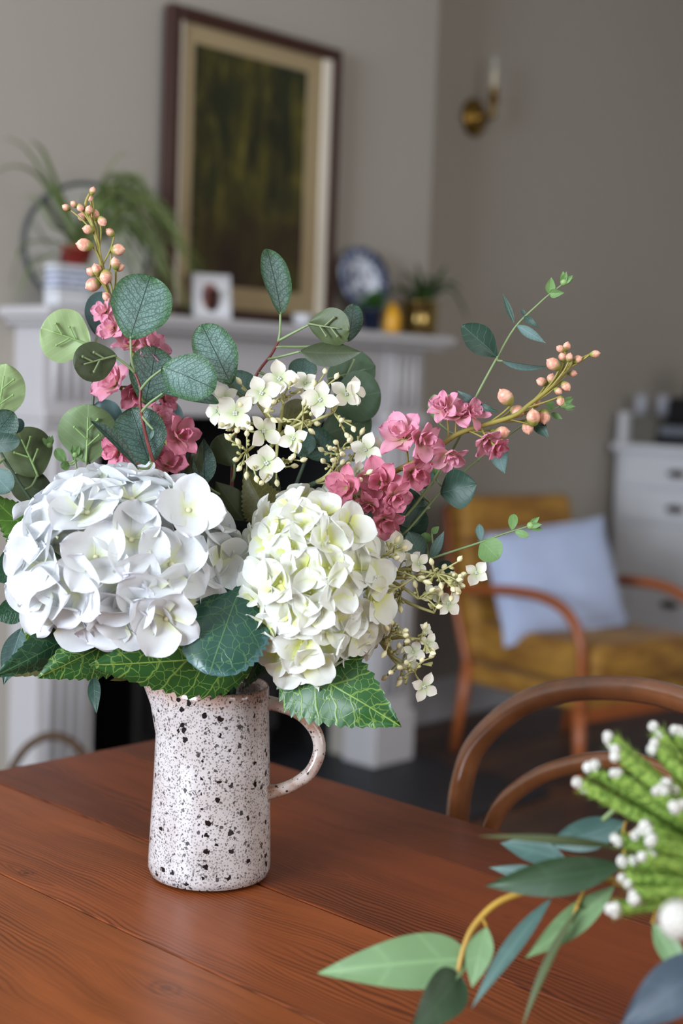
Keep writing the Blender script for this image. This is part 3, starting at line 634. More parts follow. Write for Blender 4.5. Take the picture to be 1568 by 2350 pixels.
obj('handle', hv, n2.done(c, .13, spec=.55), jug)

# ------------------------------------------------------------------ leaf, petal and bud builders
def sh_round(t):
    e = min(1, t/.5); e = e*e*(3-2*e); return max(0, 1-abs(2*t-1)**2.5)**.55*(.66+.34*e)
def sh_obov(t): return max(0, math.sin(PI*t**1.25))**.72*(1 if t > .0 else 0)
def sh_ovate(t):
    a = math.sin(PI*min(1, t**.62))**.85 if t > 0 else 0
    return max(0, a)*(1-.25*t)*1.12
def sh_lance(t): return max(0, math.sin(PI*t**.85))**1.05
SH = {'round': sh_round, 'obov': sh_obov, 'ovate': sh_ovate, 'lance': sh_lance}
def leaf_geo(B, T, wd, shape='round', tilt=0, bend=.05, cup=.15, flip=False, nu=5, nv=18, serr=0, teeth=0, fold=0, droop=0, seed=0, wav=.04):
    B = Vector(B); T = Vector(T); a = T-B; L = a.length; a = a/L
    vw = (CAM-(B+T)/2).normalized(); n_ = (vw-a*vw.dot(a)).normalized(); n_ = Quaternion(a, math.radians(tilt)) @ n_
    if flip: n_ = -n_
    s = a.cross(n_); fn = SH[shape]; v, uv, rel = [], [], []; W2 = 2*nu+1
    for side in (0, 1):
        for j in range(nv+1):
            t = j/nv if serr else .5-.5*math.cos(PI*j/nv)
            hw = max(fn(min(t, .9985)), .008)*wd/2
            c = B+a*L*t+n_*(bend*L*4*t*(1-t)-droop*L*t*t)
            for i in range(-nu, nu+1):
                x = i/nu; h = hw
                if serr: h = hw*(1+serr*(((t*teeth) % 1)-.5)*abs(x)**5)
                z = hw*(cup*x*x+fold*abs(x))+wav*wd*noise.noise(V(x*1.4+seed*7.3, t*3.1+seed*3.7, seed))
                v.append(c+s*(x*h)+n_*(z-side*.0007*(1-x*x*.8)*(1 if 0 < j < nv else .1)))
                uv.append((x*h/L, t)); rel.append((x*.5+.5, t))
    f, mi_ = [], []; m = W2*(nv+1)
    for j in range(nv):
        for i in range(W2-1):
            q = j*W2+i; f.append((q, q+1, q+W2+1, q+W2)); mi_.append(0)
            q += m; f.append((q, q+W2, q+W2+1, q+1)); mi_.append(1)
    return (v, f), {'UVMap': uv, 'rel': rel}, mi_
LEAFN = [0]
def leaf(parent, B, T, wd, mats, name='leaf', ribs=None, **k):
    LEAFN[0] += 1; k.setdefault('seed', LEAFN[0])
    vf, uvs, mi_ = leaf_geo(B, T, wd, **k)
    o = obj(name, vf, [M[mats[0]], M[mats[1]]], parent, uvs=uvs, midx=mi_)
    if ribs:                                   # raised ribs on the underside that faces us
        B = Vector(B); T = Vector(T); a = (T-B); vw = (CAM-(B+T)/2).normalized(); n_ = (vw-a*vw.dot(a)/a.length_squared).normalized()
        s = a.normalized().cross(n_); L = a.length; P = lambda t, x: B+a*t+s*x*L+n_*(.0016+abs(k.get('bend', .05))*L*.0)
        parts = [tube([P(0, 0), P(.4, .004), P(.78, 0)], lambda t: .0011-.0005*t, 6, 4)]
        for t0, x1 in ((.28, .2), (.4, -.22), (.55, .17)): parts.append(tube([P(t0, 0), P(t0+.12, x1*.6), P(t0+.2, x1)], .0008, 6, 3)); parts.append(ball(P(t0+.2, x1), .0013, 6, 5))
        obj('rib', join(*parts), M[ribs], o)
    return o
# leaf colours (top, underside)
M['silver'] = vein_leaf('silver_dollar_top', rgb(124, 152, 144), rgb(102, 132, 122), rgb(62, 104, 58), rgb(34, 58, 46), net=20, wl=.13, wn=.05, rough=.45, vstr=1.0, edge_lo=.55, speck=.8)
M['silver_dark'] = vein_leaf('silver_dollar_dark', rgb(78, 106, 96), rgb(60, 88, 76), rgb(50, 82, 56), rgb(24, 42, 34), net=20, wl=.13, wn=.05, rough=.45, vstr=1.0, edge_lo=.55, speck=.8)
M['olive'] = flat_leaf('olive_underside', rgb(84, 96, 58), rgb(70, 84, 46))
M['olive_dark'] = flat_leaf('olive_underside_dark', rgb(62, 72, 42), rgb(52, 62, 34))
M['pale'] = flat_leaf('pale_underside', rgb(184, 206, 148), rgb(172, 198, 136), transl=.4)
M['sage'] = flat_leaf('sage_underside', rgb(132, 154, 108), rgb(118, 142, 94), transl=.3)
M['dull'] = flat_leaf('dull_green_back', rgb(78, 100, 74), rgb(66, 90, 64))
M['teal'] = flat_leaf('dusty_teal', rgb(62, 88, 86), rgb(52, 78, 74))
M['deep'] = vein_leaf('populus_dark', rgb(48, 78, 66), rgb(36, 62, 50), rgb(40, 70, 56), rgb(104, 134, 108), net=12, lat=6, wl=.07, wn=.0, rough=.5, vstr=.35)
M['dusty'] = vein_leaf('populus_grey', rgb(96, 124, 120), rgb(72, 100, 94), rgb(66, 96, 84), rgb(150, 172, 164), net=30, wl=.08, wn=.02, rough=.6, vstr=.4)
M['fresh'] = flat_leaf('fresh_green', rgb(122, 158, 92), rgb(104, 142, 80), transl=.3)
M['hyd'] = vein_leaf('hydrangea_leaf_top', rgb(44, 92, 40), rgb(34, 76, 34), rgb(38, 84, 34), rgb(150, 180, 84), net=15, lat=6, wl=.07, wn=.016, rough=.38, vstr=.75, slope=.9, edge_lo=.9, transl=.12, mw=.55)
M['hyd_teal'] = vein_leaf('hydrangea_leaf_teal', rgb(36, 74, 66), rgb(30, 70, 50), rgb(70, 104, 108), rgb(96, 136, 74), net=10, lat=5, wl=.04, wn=.014, rough=.3, vstr=.7, slope=.9, edge_lo=.8, transl=.1, mw=.55)
M['hyd_dark'] = vein_leaf('hydrangea_leaf_dark', rgb(34, 74, 50), rgb(26, 58, 40), rgb(34, 70, 46), rgb(84, 122, 70), net=13, lat=6, wl=.05, wn=.018, rough=.32, vstr=.6, slope=.9, edge_lo=.9, transl=.1, mw=.55)
M['hyd_brown'] = vein_leaf('hydrangea_leaf_olive', rgb(84, 82, 34), rgb(70, 66, 26), rgb(82, 84, 34), rgb(132, 128, 60), net=13, lat=6, wl=.05, wn=.018, rough=.5, vstr=.5, slope=.9, edge_lo=.9, mw=.55)
M['hyd_bright'] = vein_leaf('hydrangea_leaf_bright', rgb(92, 134, 46), rgb(76, 116, 38), rgb(60, 96, 34), rgb(140, 180, 80), net=8, lat=5, wl=.07, wn=.0, rough=.4, vstr=.7, slope=.9, edge_lo=.85, transl=.3)
M['redstem'] = plain('red_stem', rgb(124, 52, 48), .5, var=.2, sc=80, bump=.4)
M['greenstem'] = plain('pale_green_stem', rgb(126, 146, 98), .5, var=.12, sc=80)
M['darkstem'] = plain('dark_green_stem', rgb(64, 84, 62), .5, var=.15, sc=60)
M['olivestem'] = plain('olive_stem', rgb(152, 140, 66), .5, var=.15, sc=60)
M['creamstem'] = plain('cream_green_stem', rgb(176, 172, 112), .5, var=.12, sc=60)
M['ribgreen'] = plain('rib_green', rgb(150, 182, 112), .5, transl=.2)
M['ribolive'] = plain('rib_olive', rgb(112, 126, 84), .5)
M['pet_white'] = petal_mat('petal_white', rgb(228, 230, 236), rgb(230, 232, 232), rgb(226, 230, 190), transl=.32, b1=.3, bst=.25)
M['pet_cream'] = petal_mat('petal_cream', rgb(238, 239, 236), rgb(238, 239, 228), rgb(226, 230, 132), transl=.34, b1=.5, bst=.25)
M['pet_lace'] = petal_mat('petal_lace', rgb(244, 238, 226), rgb(242, 238, 224), rgb(206, 218, 168), transl=.28, b1=.55)
M['pet_pink'] = petal_mat('petal_pink', rgb(236, 158, 186), rgb(240, 176, 190), rgb(236, 212, 172), transl=.3, vein=.3, b1=.5)
M['pet_rose'] = petal_mat('petal_rose', rgb(224, 132, 158), rgb(230, 150, 168), rgb(226, 186, 156), transl=.28, vein=.35, b1=.45)
M['knob'] = plain('floret_centre', rgb(236, 232, 190), .5)
M['pearl'] = plain('pearl_centre', rgb(206, 208, 198), .22, .2)
M['budcream'] = plain('cream_bud', rgb(226, 218, 174), .5, var=.06, sc=60)
M['budgreen'] = plain('bud_stalk_green', rgb(148, 134, 70), .5, var=.1)
n = NT('peach_bud'); o_ = n.sep(n.uv('UVMap'))
M['budpeach'] = n.done(n.mix(n.ss(n.math('ADD', o_[1], n.math('MULTIPLY', n.math('SUBTRACT', n.noise(n.uv('UVMap'), 4, 2), .5), .7)), .15, .6), rgb(132, 138, 56), n.mix(n.ss(n.noise(n.uv('UVMap'), 5, 3), .35, .65), rgb(208, 136, 114), rgb(220, 176, 150))), .45)
def petal_geo(L, wd, fn, cup, curl, seed, nu=5, nv=11, wav=.05, tipc=0):
    v, uv, f = [], [], []; W2 = 2*nu+1
    for j in range(nv+1):
        t = 1-(1-j/nv)**1.7; hw = max(fn(min(t, .998)), .04)*wd/2
        for i in range(-nu, nu+1):
            x = i/nu
            z = curl*L*t*t + cup*hw*x*x - tipc*L*max(0, t-.7)**2*4 + wav*wd*noise.noise(V(x*1.8+seed*5.1, t*2.6, seed*2.3))*min(1, t*2)
            xx = L*t*(1-.04*x*x) - (0 if t < .9 else 0)
            v.append(V(xx, x*hw, z)); uv.append((x*.5+.5, t))
    for j in range(nv):
        for i in range(W2-1):
            q = j*W2+i; f.append((q, q+W2, q+W2+1, q+1))
    return (v, f), {'UVMap': uv}
def p_hyd(t): return (max(0, 1-abs(2*(t**.72)-1)**2.6)**.55)
def p_lace(t): return max(0, math.sin(PI*t**1.05))**.75*(1-.18*max(0, t-.6))
def p_pink(t): return max(0, 1-abs(2*(t**1.25)-1)**2.2)**.6
PM_W = [mesh('petal', q[0], M['pet_white'], q[1]) for q in [petal_geo(1, 1.02+.08*(i % 3), p_hyd, .22+.12*(i % 3), -.10+.09*(i % 4), i+1, wav=.07, tipc=.1*(i % 3)) for i in range(8)]]
PM_C = [mesh('petal', q[0], M['pet_cream'], q[1]) for q in [petal_geo(1, .98+.08*(i % 3), p_hyd, .25+.12*(i % 3), -.12+.10*(i % 4), i+11, wav=.07, tipc=.1*(i % 3)) for i in range(8)]]
PM_L = [mesh('petal', q[0], M['pet_lace'], q[1]) for q in [petal_geo(1, .72+.06*(i % 3), p_lace, .2+.1*(i % 2), -.08+.07*(i % 4), i+21, nu=3, nv=7, wav=.05) for i in range(6)]]
PM_P = [mesh('petal', q[0], M['pet_pink'], q[1]) for q in [petal_geo(1, .62+.10*(i % 3), p_pink, .35, -.12+.10*(i % 4), i+31, nu=3, nv=8, wav=.20) for i in range(6)]]
PM_R = [mesh('petal', q[0], M['pet_rose'], q[1]) for q in [petal_geo(1, .62+.10*(i % 3), p_pink, .35, -.12+.10*(i % 4), i+41, nu=3, nv=8, wav=.20) for i in range(6)]]
knob = mesh('floret', join(lathe([(.045, -.16), (.03, -.05), (.05, .0), (.065, .03), (.06, .07), (.001, .09)], 10)), M['knob'])
pearls = mesh('floret', join(*[ball((.07*math.cos(a), .07*math.sin(a), .05), .065, 8, 6) for a in (0, PI/2, PI, 3*PI/2)], lathe([(.03, -.25), (.05, 0), (.001, .02)], 8)), M['pearl'])
calyx = mesh('blossom', lathe([(.05, -.30), (.09, -.12), (.13, .02), (.10, .12), (.001, .16)], 10), plain('calyx_green', rgb(132, 142, 60), .5))
RB = random.Random(11)
def bloom(parent, core, petals, pos, nrm, size, k=4, tilt=22, spin=None, name='floret', inner=0, off=None):
    """one floret: its centre is the part, every petal a sub-part"""
    spin = RB.uniform(0, 2*PI) if spin is None else spin
    Mx = frame_mtx(Vector(pos)-OFF.get(parent.name, V(0, 0, 0)), nrm, spin) @ Matrix.Scale(size, 4)
    o = inst(name, core, parent, Mx)
    for i in range(k):
        a = 2*PI*i/k+RB.uniform(-.13, .13); e = math.radians(tilt+RB.uniform(-10, 10)); s = RB.uniform(.90, 1.08)
        inst('petal', RB.choice(petals), o, Matrix.Rotation(a, 4, 'Z') @ Matrix.Translation((.03, 0, .012*(i % 2))) @ Matrix.Rotation(-e, 4, 'Y') @ Matrix.Rotation(RB.uniform(-.22, .22), 4, 'X') @ Matrix.Scale(s, 4))
    for i in range(inner):
        a = 2*PI*(i+.5)/inner+RB.uniform(-.2, .2); e = math.radians(58+RB.uniform(-14, 14)); s = RB.uniform(.6, .78)
        inst('petal', RB.choice(petals), o, Matrix.Rotation(a, 4, 'Z') @ Matrix.Translation((.02, 0, .05)) @ Matrix.Rotation(-e, 4, 'Y') @ Matrix.Scale(s, 4))
    return o
def facing(dx, dy, k=1.0): return (-FWD*k+RT*dx+UP*dy).normalized()
MOUTH = V(J.x, J.y, TZ+.15)
FOOT = V(J.x, J.y, TZ+.016)
def in_jug(ox=0, oy=0): return [FOOT+V(ox*.5, oy*.5, 0), V(J.x+ox, J.y+oy, TZ+.165)]

# ------------------------------------------------------------------ big hydrangeas
def hydrangea(label, c_px, depth, rx, ry, rz, pts, petals, size, core_mat, ox, oy, tilt):
    c0 = at(c_px[0], c_px[1], depth); k = depth/FPX; Rx, Ry = rx*k, ry*k
    t = thing('hydrangea_stem', label, 'flower', (J.x, J.y, TZ+.016), group='big hydrangeas in the jug')
    obj('stem', tube(in_jug(ox, oy)+[c0*.55+(V(J.x+ox, J.y+oy, TZ+.20))*.45, c0+FWD*.01], .0035, 8), M['darkstem'], t)
    obj('flower_core', ([c0+RT*(p.x*Rx*.62)+UP*(p.y*Ry*.62)+FWD*(p.z*rz*.62) for p in ball((0, 0, 0), 1, 16, 10)[0]], ball((0, 0, 0), 1, 16, 10)[1]), core_mat, t)
    def place(dx, dy, dz, sz):
        ln = math.sqrt(dx*dx+dy*dy+dz*dz); dx, dy, dz = dx/ln, dy/ln, dz/ln
        q = c0+RT*(dx*Rx)+UP*(dy*Ry)+FWD*(dz*rz)
        nn = (RT*(dx/Rx*.08)+UP*(dy/Ry*.08)+FWD*(dz/rz*.08)); nn = (nn.normalized()+V(RB.uniform(-.2, .2), RB.uniform(-.2, .2), RB.uniform(-.15, .25))).normalized()
        bloom(t, knob, petals, q+nn*RB.uniform(-.004, .005), nn, sz*size*k*RB.uniform(.9, 1.06), 4, tilt)
    for p in pts:
        px_, py_ = p[0], p[1]; sz = p[2] if len(p) > 2 else 1
        dx, dy = (px_-c_px[0])/rx, -(py_-c_px[1])/ry; q = dx*dx+dy*dy
        dz = -math.sqrt(max(.02, 1-q)); place(dx, dy, dz, sz)
    for i in range(26):                                   # the far side
        a = i*2.399963; z = .05+.95*(i+.5)/26; r = math.sqrt(1-z*z)
        place(r*math.cos(a), r*math.sin(a), z, 1)
    return t
Z3 = lambda x, y: (x/2.8, 900+y/2.8)
HL = [Z3(*p) for p in [(1205, 760), (925, 935), (715, 1045), (800, 1415), (1065, 1450), (285, 1300), (1305, 960), (1400, 1120), (640, 640), (880, 570), (740, 590), (1040, 590), (540, 650), (450, 790), (400, 900), (300, 980), (230, 1110), (390, 1090), (440, 1220), (600, 1230), (880, 1210), (1050, 1270), (1160, 1090), (1230, 1290), (1360, 1290), (900, 700), (640, 780), (1400, 790), (1450, 880), (520, 1380), (1210, 640), (930, 1370)]]
n = NT('core_white'); cwm = n.done(rgb(226, 230, 200), .8, transl=.3)
n = NT('core_cream'); ccm = n.done(rgb(220, 222, 158), .8, transl=.3)
h1 = hydrangea('large pure white hydrangea head over the spout side of the speckled jug', (285, 1285), 1.185, 212, 172, .075, HL, PM_W, 94, cwm, -.018, -.004, 11)
Z5 = lambda x, y: (520+x/2.45, 1080+y/2.45)
HR = [Z5(*p) for p in [(385, 205), (205, 260), (310, 330), (240, 400), (430, 290), (540, 260), (560, 400), (660, 340), (150, 420), (380, 430), (460, 540), (570, 540), (700, 540), (760, 480), (790, 590), (750, 400), (110, 570), (240, 580), (340, 600), (200, 740), (320, 720), (430, 800), (620, 740), (600, 830), (690, 770), (790, 720), (850, 790), (720, 890), (790, 880), (800, 980), (690, 1000), (440, 930), (300, 980), (380, 1040), (500, 1000), (590, 1090), (450, 1110), (410, 1150), (620, 1120), (130, 480), (480, 660), (250, 860), (540, 920), (610, 640), (400, 740), (330, 500), (500, 760), (660, 900), (180, 650), (480, 350)]]
h2 = hydrangea('oval cream hydrangea head with yellow green throats over the handle side of the jug', (716, 1338), 1.19, 150, 216, .072, HR, PM_C, 61, ccm, .016, -.006, 22)
# the loose florets that reach out between the two heads
for px_, py_, dx, dy, s in [(503, 1288, .9, .1, 78), (100, 1378, -.6, -.1, 92), (282, 1408, 0, -.35, 96), (382, 1418, .15, -.4, 92), (432, 1172, .25, .3, 88)]:
    q = at(px_, py_, 1.125 if 200 < px_ < 480 else 1.16); bloom(h1, knob, PM_W, q, facing(dx, dy), s*1.15/FPX, 4, 14)
def big_leaf(t, b, tip, wd, mats, d0=1.16, d1=1.12, **k):
    k.setdefault('shape', 'ovate'); k.setdefault('serr', .17); k.setdefault('teeth', 14); k.setdefault('nv', 75); k.setdefault('nu', 6)
    B, T = at(*b, d0), at(*tip, d1)
    leaf(t, B, T, wd*(d0+d1)/2/FPX, mats, **k)
    obj('leaf_stalk', tube([B+(T-B)*.06, B-(T-B).normalized()*.015, V(J.x, J.y, TZ+.19)+(B-V(J.x, J.y, TZ+.19))*.3], .0016, 6, 4), M['darkstem'], t)
big_leaf(h2, (655, 1512), (921, 1668), 200, ('hyd', 'olive'), 1.17, 1.13, tilt=-8, bend=.07, fold=-.10, cup=-.10, wav=.07)
big_leaf(h1, (560, 1330), (480, 1548), 205, ('hyd_teal', 'olive'), 1.16, 1.12, tilt=10, bend=.06, cup=-.12, shape='round', serr=.12, teeth=16)
big_leaf(h1, (590, 1490), (204, 1526), 205, ('hyd', 'olive'), 1.17, 1.14, tilt=-25, bend=.05, cup=-.1)
big_leaf(h1, (330, 1430), (86, 1556), 160, ('hyd', 'olive'), 1.18, 1.15, tilt=-15, bend=.04, cup=-.15, fold=.12)
big_leaf(h1, (225, 1420), (-20, 1556), 110, ('hyd_dark', 'olive'), 1.19, 1.16, tilt=-20, cup=-.1)
big_leaf(h1, (260, 1440), (12, 1552), 120, ('olive', 'hyd_brown'), 1.21, 1.19, tilt=20, flip=True, cup=-.1)
big_leaf(h2, (618, 1190), (560, 1075), 95, ('olive', 'hyd_brown'), 1.22, 1.24, flip=True, fold=.2)
big_leaf(h2, (650, 1420), (560, 1580), 90, ('hyd_dark', 'olive_dark'), 1.21, 1.20)
big_leaf(h1, (110, 1255), (-30, 1130), 100, ('olive', 'hyd_bright'), 1.22, 1.20, flip=True, shape='ovate', tilt=15)

# ------------------------------------------------------------------ lacecap hydrangea sprays
bud_me = mesh('bud', lathe([(.12, 0), (.34, .18), (.5, .48), (.36, .82), (.12, 1.0), (.02, 1.12)], 8), M['budcream'])
def lacecap(label, stem, subs, florets, buds, ox, oy, d):
    t = thing('lacecap_hydrangea', label, 'flower', (J.x, J.y, TZ+.016), group='lacecap sprays in the jug')
    k = d/FPX; rr = random.Random(len(buds)*7+len(florets))
    sp_ = in_jug(ox, oy)+[at(x, y, dd) for x, y, dd in stem]
    obj('stem', tube(sp_, lambda q: .0032-.0012*q, 8), M['darkstem'], t)
    root = sp_[-1]; SP = [at(x, y, d+rr.uniform(-.012, .012)) for x, y in subs]; tb_ = [[] for _ in SP]
    for i, s in enumerate(SP): tb_[i].append(tube([root, root*.5+s*.5+UP*.006*rr.uniform(-1, 1)-FWD*.006, s], lambda q: .0019-.0008*q, 7, 4))
    def near(q): return min(range(len(SP)), key=lambda i: (SP[i]-q).length)
    for (x, y) in buds:
        q = at(x, y, d+rr.uniform(-.022, .012)); i = near(q); dv = (q-SP[i]); dv = dv.normalized() if dv.length > 1e-4 else UP
        dv = (dv+V(rr.uniform(-.4, .4), rr.uniform(-.4, .4), rr.uniform(-.2, .5))).normalized()
        tb_[i].append(tube([SP[i], SP[i]*.5+q*.5+V(0, 0, rr.uniform(-.002, .003)), q], .0007, 5, 3))
        inst('bud', bud_me, t, frame_mtx(q-OFF[t.name], dv) @ Matrix.Diagonal((13*k, 13*k, rr.uniform(15, 21)*k, 1)))
        for e in range(2):                                   # smaller green side tips of the same twig
            q2 = q*.75+SP[i]*.25+V(rr.uniform(-1, 1), rr.uniform(-1, 1), rr.uniform(-1, 1))*.005
            tb_[i].append(tube([SP[i]*.45+q*.55, q2], lambda z: .0005+.0009*z, 5, 0))
    for (x, y, dx, dy, r, dd) in florets:
        q = at(x, y, d+dd); i = near(q); nn = facing(dx, dy)
        tb_[i].append(tube([SP[i], SP[i]*.4+q*.6-nn*.012, q-nn*r*k*.2], .0009, 6, 4))
        bloom(t, pearls, PM_L, q, nn, r*k, 4, 12)
    for b in tb_: obj('branch', join(*b), M['creamstem'], t)
    return t
Z2 = lambda x, y: (420+x/3.267, 540+y/3.267)
fA = [(315, 1225, -.3, .3, 38, 0), (393, 1335, 0, 0, 49, -.012), (590, 1185, 0, .1, 46, -.01), (722, 1078, .2, .2, 46, -.004), (915, 1108, .1, .5, 34, .004), (1030, 1235, 0, .1, 45, -.01), (1225, 1190, .1, -.1, 40, 0), (1290, 1170, 1.0, .2, 36, .004), (600, 1470, .8, .2, 46, -.01), (828, 1525, 0, 0, 37, -.014), (628, 1705, 0, -.2, 48, -.01), (250, 1320, -.8, 0, 34, .006)]
bA = [(440, 1120), (480, 1260), (655, 1300), (700, 1240), (770, 1220), (850, 1180), (980, 1140), (1140, 1080), (1060, 1040), (900, 1280), (960, 1280), (970, 1335), (980, 1410), (900, 1420), (940, 1450), (1270, 1430), (1215, 1480), (1190, 1380), (480, 1510), (430, 1570), (415, 1680), (480, 1770), (440, 1730), (790, 1680), (840, 1640), (880, 1690), (810, 1730), (600, 1850), (700, 1830), (545, 1800), (660, 1370), (310, 1430), (370, 1440), (410, 1450), (380, 1500), (360, 1540), (750, 1400), (1100, 1260), (440, 1290), (820, 1110), (1120, 1290), (560, 1390), (500, 1440), (640, 1800)]
lacecap('cream lacecap hydrangea spray standing highest between the two hydrangea heads', [(600, 1180, 1.25), (585, 1090, 1.24), (640, 1000, 1.215)],
        [Z2(*p) for p in [(480, 1400), (560, 1260), (760, 1200), (960, 1240), (1130, 1330), (900, 1400), (560, 1620), (700, 1720), (480, 1620)]],
        [Z2(f[0], f[1])+f[2:] for f in fA], [Z2(*p) for p in bA], .0, .008, 1.19)
fB = [(1370, 1610, -.4, .2, 42, 0), (1440, 1600, .6, .4, 34, .006), (1330, 1890, .2, -.4, 34, -.006), (1310, 1770, .5, -.2, 26, 0)]
bB = [(1155, 1975), (1060, 1620), (1060, 1705), (1110, 1600), (1140, 1690), (1160, 1560), (1240, 1550), (1260, 1550), (1255, 1700), (1140, 1615), (1330, 1500), (1400, 1760), (1380, 1790), (1240, 1990), (1310, 1990), (1290, 2000), (1370, 1980), (1200, 1640), (1320, 1840), (1180, 1720)]
bB = [b for b in bB]
lacecap('small lacecap hydrangea spray with few cream flowers leaning towards the pink spike', [(650, 1200, 1.25), (690, 1130, 1.23), (728, 1106, 1.215)],
        [Z2(*p) for p in [(1180, 1640), (1130, 1780), (1270, 1760), (1230, 1850), (1290, 1640)]],
        [Z2(f[0], f[1])+f[2:] for f in fB], [Z2(*p) for p in bB], .006, .010, 1.20)
fC = [(960, 430, .2, .3, 36, 0), (1080, 525, .5, .2, 30, 0), (1045, 500, -.2, .4, 24, .005), (1405, 575, 0, 0, 32, .0), (1165, 690, -.2, -.1, 28, 0), (1245, 745, .6, -.1, 36, 0), (895, 690, -.2, .4, 26, 0), (1290, 620, .2, .5, 24, 0)]
rC = random.Random(5)
bC = [(840+rC.random()*490, 0) for _ in range(44)]
bC = [(x, 590+(x-830)*.05+rC.gauss(0, 1)*(110-.12*(x-830))) for x, _ in bC]
lacecap('lacecap hydrangea spray reaching out sideways past the cream hydrangea head', [(700, 1420, 1.24), (790, 1350, 1.22), (855, 1325, 1.205)],
        [Z5(*p) for p in [(880, 480), (960, 580), (1060, 600), (1180, 580), (1280, 600), (980, 690), (1080, 720), (1170, 800)]],
        [Z5(f[0], f[1])+f[2:] for f in fC], [Z5(*p) for p in bC], .014, .006, 1.18)
fD = [(1110, 1215, .3, -.3, 38, -.004), (1050, 1020, .2, .1, 28, 0), (1130, 970, .6, .1, 28, 0), (1030, 1085, .1, -.6, 26, 0), (1120, 900, .6, .6, 20, .004)]
bD = [(890+rC.random()*260, 850+rC.random()*330) for _ in range(30)]; bD = [p for p in bD if not (p[0] > 1010 and p[1] > 1110)]
lacecap('drooping lacecap hydrangea spray hanging beside the handle under the cream head', [(700, 1500, 1.24), (800, 1470, 1.22), (872, 1470, 1.205)],
        [Z5(*p) for p in [(930, 900), (1020, 900), (930, 1030), (990, 1080), (1060, 1130), (1090, 950)]],
        [Z5(f[0], f[1])+f[2:] for f in fD], [Z5(*p) for p in bD], .018, .002, 1.18)

# ------------------------------------------------------------------ pink flower spikes
def bud_mesh():
    v, f = lathe([(.08, -.02), (.22, .08), (.36, .30), (.42, .55), (.37, .78), (.22, .95), (.08, 1.03), (.02, 1.10)], 24)
    for p in v:
        a = math.atan2(p.y, p.x); k = 1-.22*max(0, math.cos(1.5*a))**10; p.x *= k; p.y *= k
    return mesh('bud', (v, f), M['budpeach'], {'UVMap': [(math.atan2(p.y, p.x)/6.28+.5, p.z) for p in v]})
bpe = bud_mesh()
def spike(label, path, blossoms, buds, ox, oy, d):
    t = thing('pink_flower_spike', label, 'flower', (J.x, J.y, TZ+.016), group='pink spikes in the jug'); k = d/FPX
    P = [at(x, y, dd) for x, y, dd in path]
    obj('stem', tube(in_jug(ox, oy)+P, lambda q: .0032-.0021*q, 8), M['olivestem'], t)
    SPt = smooth_path(P, 8); tw = []
    def stalk(q, back=.018):
        dirv = (P[-1]-P[0]).normalized(); best = min(SPt, key=lambda s: (s-(q-dirv*back)).length); return best
    for (x, y, r, dx, dy, kind) in blossoms:
        q = at(x, y, d-.006+RB.uniform(-.008, .008)); s = stalk(q, .012); nn = facing(dx, dy, .75)
        tw.append(tube([s, s*.5+q*.5-nn*.004, q-nn*r*k*.25], .0009, 6, 4))
        bloom(t, calyx, PM_P if kind == 0 else PM_R, q-nn*r*k*.15, nn, r*k, 6, 28, name='blossom', inner=5)
    for (x, y, s_, dx, dy) in buds:
        q = at(x, y, d+RB.uniform(-.010, .010)); s = stalk(q, .026); nn = (RT*dx+UP*dy-FWD*.25).normalized()
        b0 = q-nn*s_*k*.5
        tw.append(tube([s, s*.45+b0*.55+(b0-s).cross(nn)*.0+RT*.0015, b0], .0008, 6, 5))
        inst('bud', bpe, t, frame_mtx(b0-OFF[t.name], nn, RB.uniform(0, 6)) @ Matrix.Scale(s_*k*1.02, 4))
    for w_ in tw: obj('bud_stalk', w_, M['olivestem'], t)
Z1 = lambda x, y: (x/2.8, 400+y/2.8)
b1 = [(428, 215, 19, -.6, .3), (478, 195, 18, -.7, .6), (515, 212, 19, .2, -.8), (595, 108, 18, .3, .8), (578, 152, 17, .3, -.5), (570, 235, 22, .2, .8), (535, 275, 24, -.6, .2), (612, 265, 24, .1, .8), (655, 300, 24, .5, -.8), (570, 355, 25, -.8, .1), (710, 375, 22, -.6, .5), (548, 455, 36, -.9, .1), (755, 485, 32, .9, .0), (740, 575, 27, -.1, .9), (768, 600, 22, .7, .3), (590, 630, 24, -.7, .5), (622, 618, 28, -.3, .9), (605, 705, 38, -.7, -.4), (682, 655, 34, .0, -.8), (690, 790, 24, -.5, .5)]
spike('tall pink flower spike with peach buds rising on the spout side of the jug', [(480, 1420, 1.25), (435, 1200, 1.245), (400, 1060, 1.235), (325, 860, 1.225), (255, 690, 1.22), (232, 600, 1.215), (214, 520, 1.21), (196, 475, 1.21), (205, 445, 1.21)],
      [(240, 715, 36, -.5, .3, 0), (258, 752, 42, -.3, .2, 0), (300, 790, 50, .1, .5, 0), (345, 795, 50, .6, .5, 0), (262, 880, 62, -.5, .4, 0), (312, 905, 50, .2, -.3, 1), (372, 960, 42, .6, .2, 0), (412, 1000, 60, .5, .2, 1), (385, 1065, 55, .2, .4, 1), (268, 1035, 46, -.7, -.1, 1), (380, 915, 38, .7, .1, 1), (240, 850, 34, -.5, -.5, 0), (310, 1060, 44, -.2, .4, 0)],
      [Z1(x, y)+(s, dx, dy) for x, y, s, dx, dy in b1], -.006, .012, 1.215)
Z4 = lambda x, y: (700+x/2.24, 600+y/2.24)
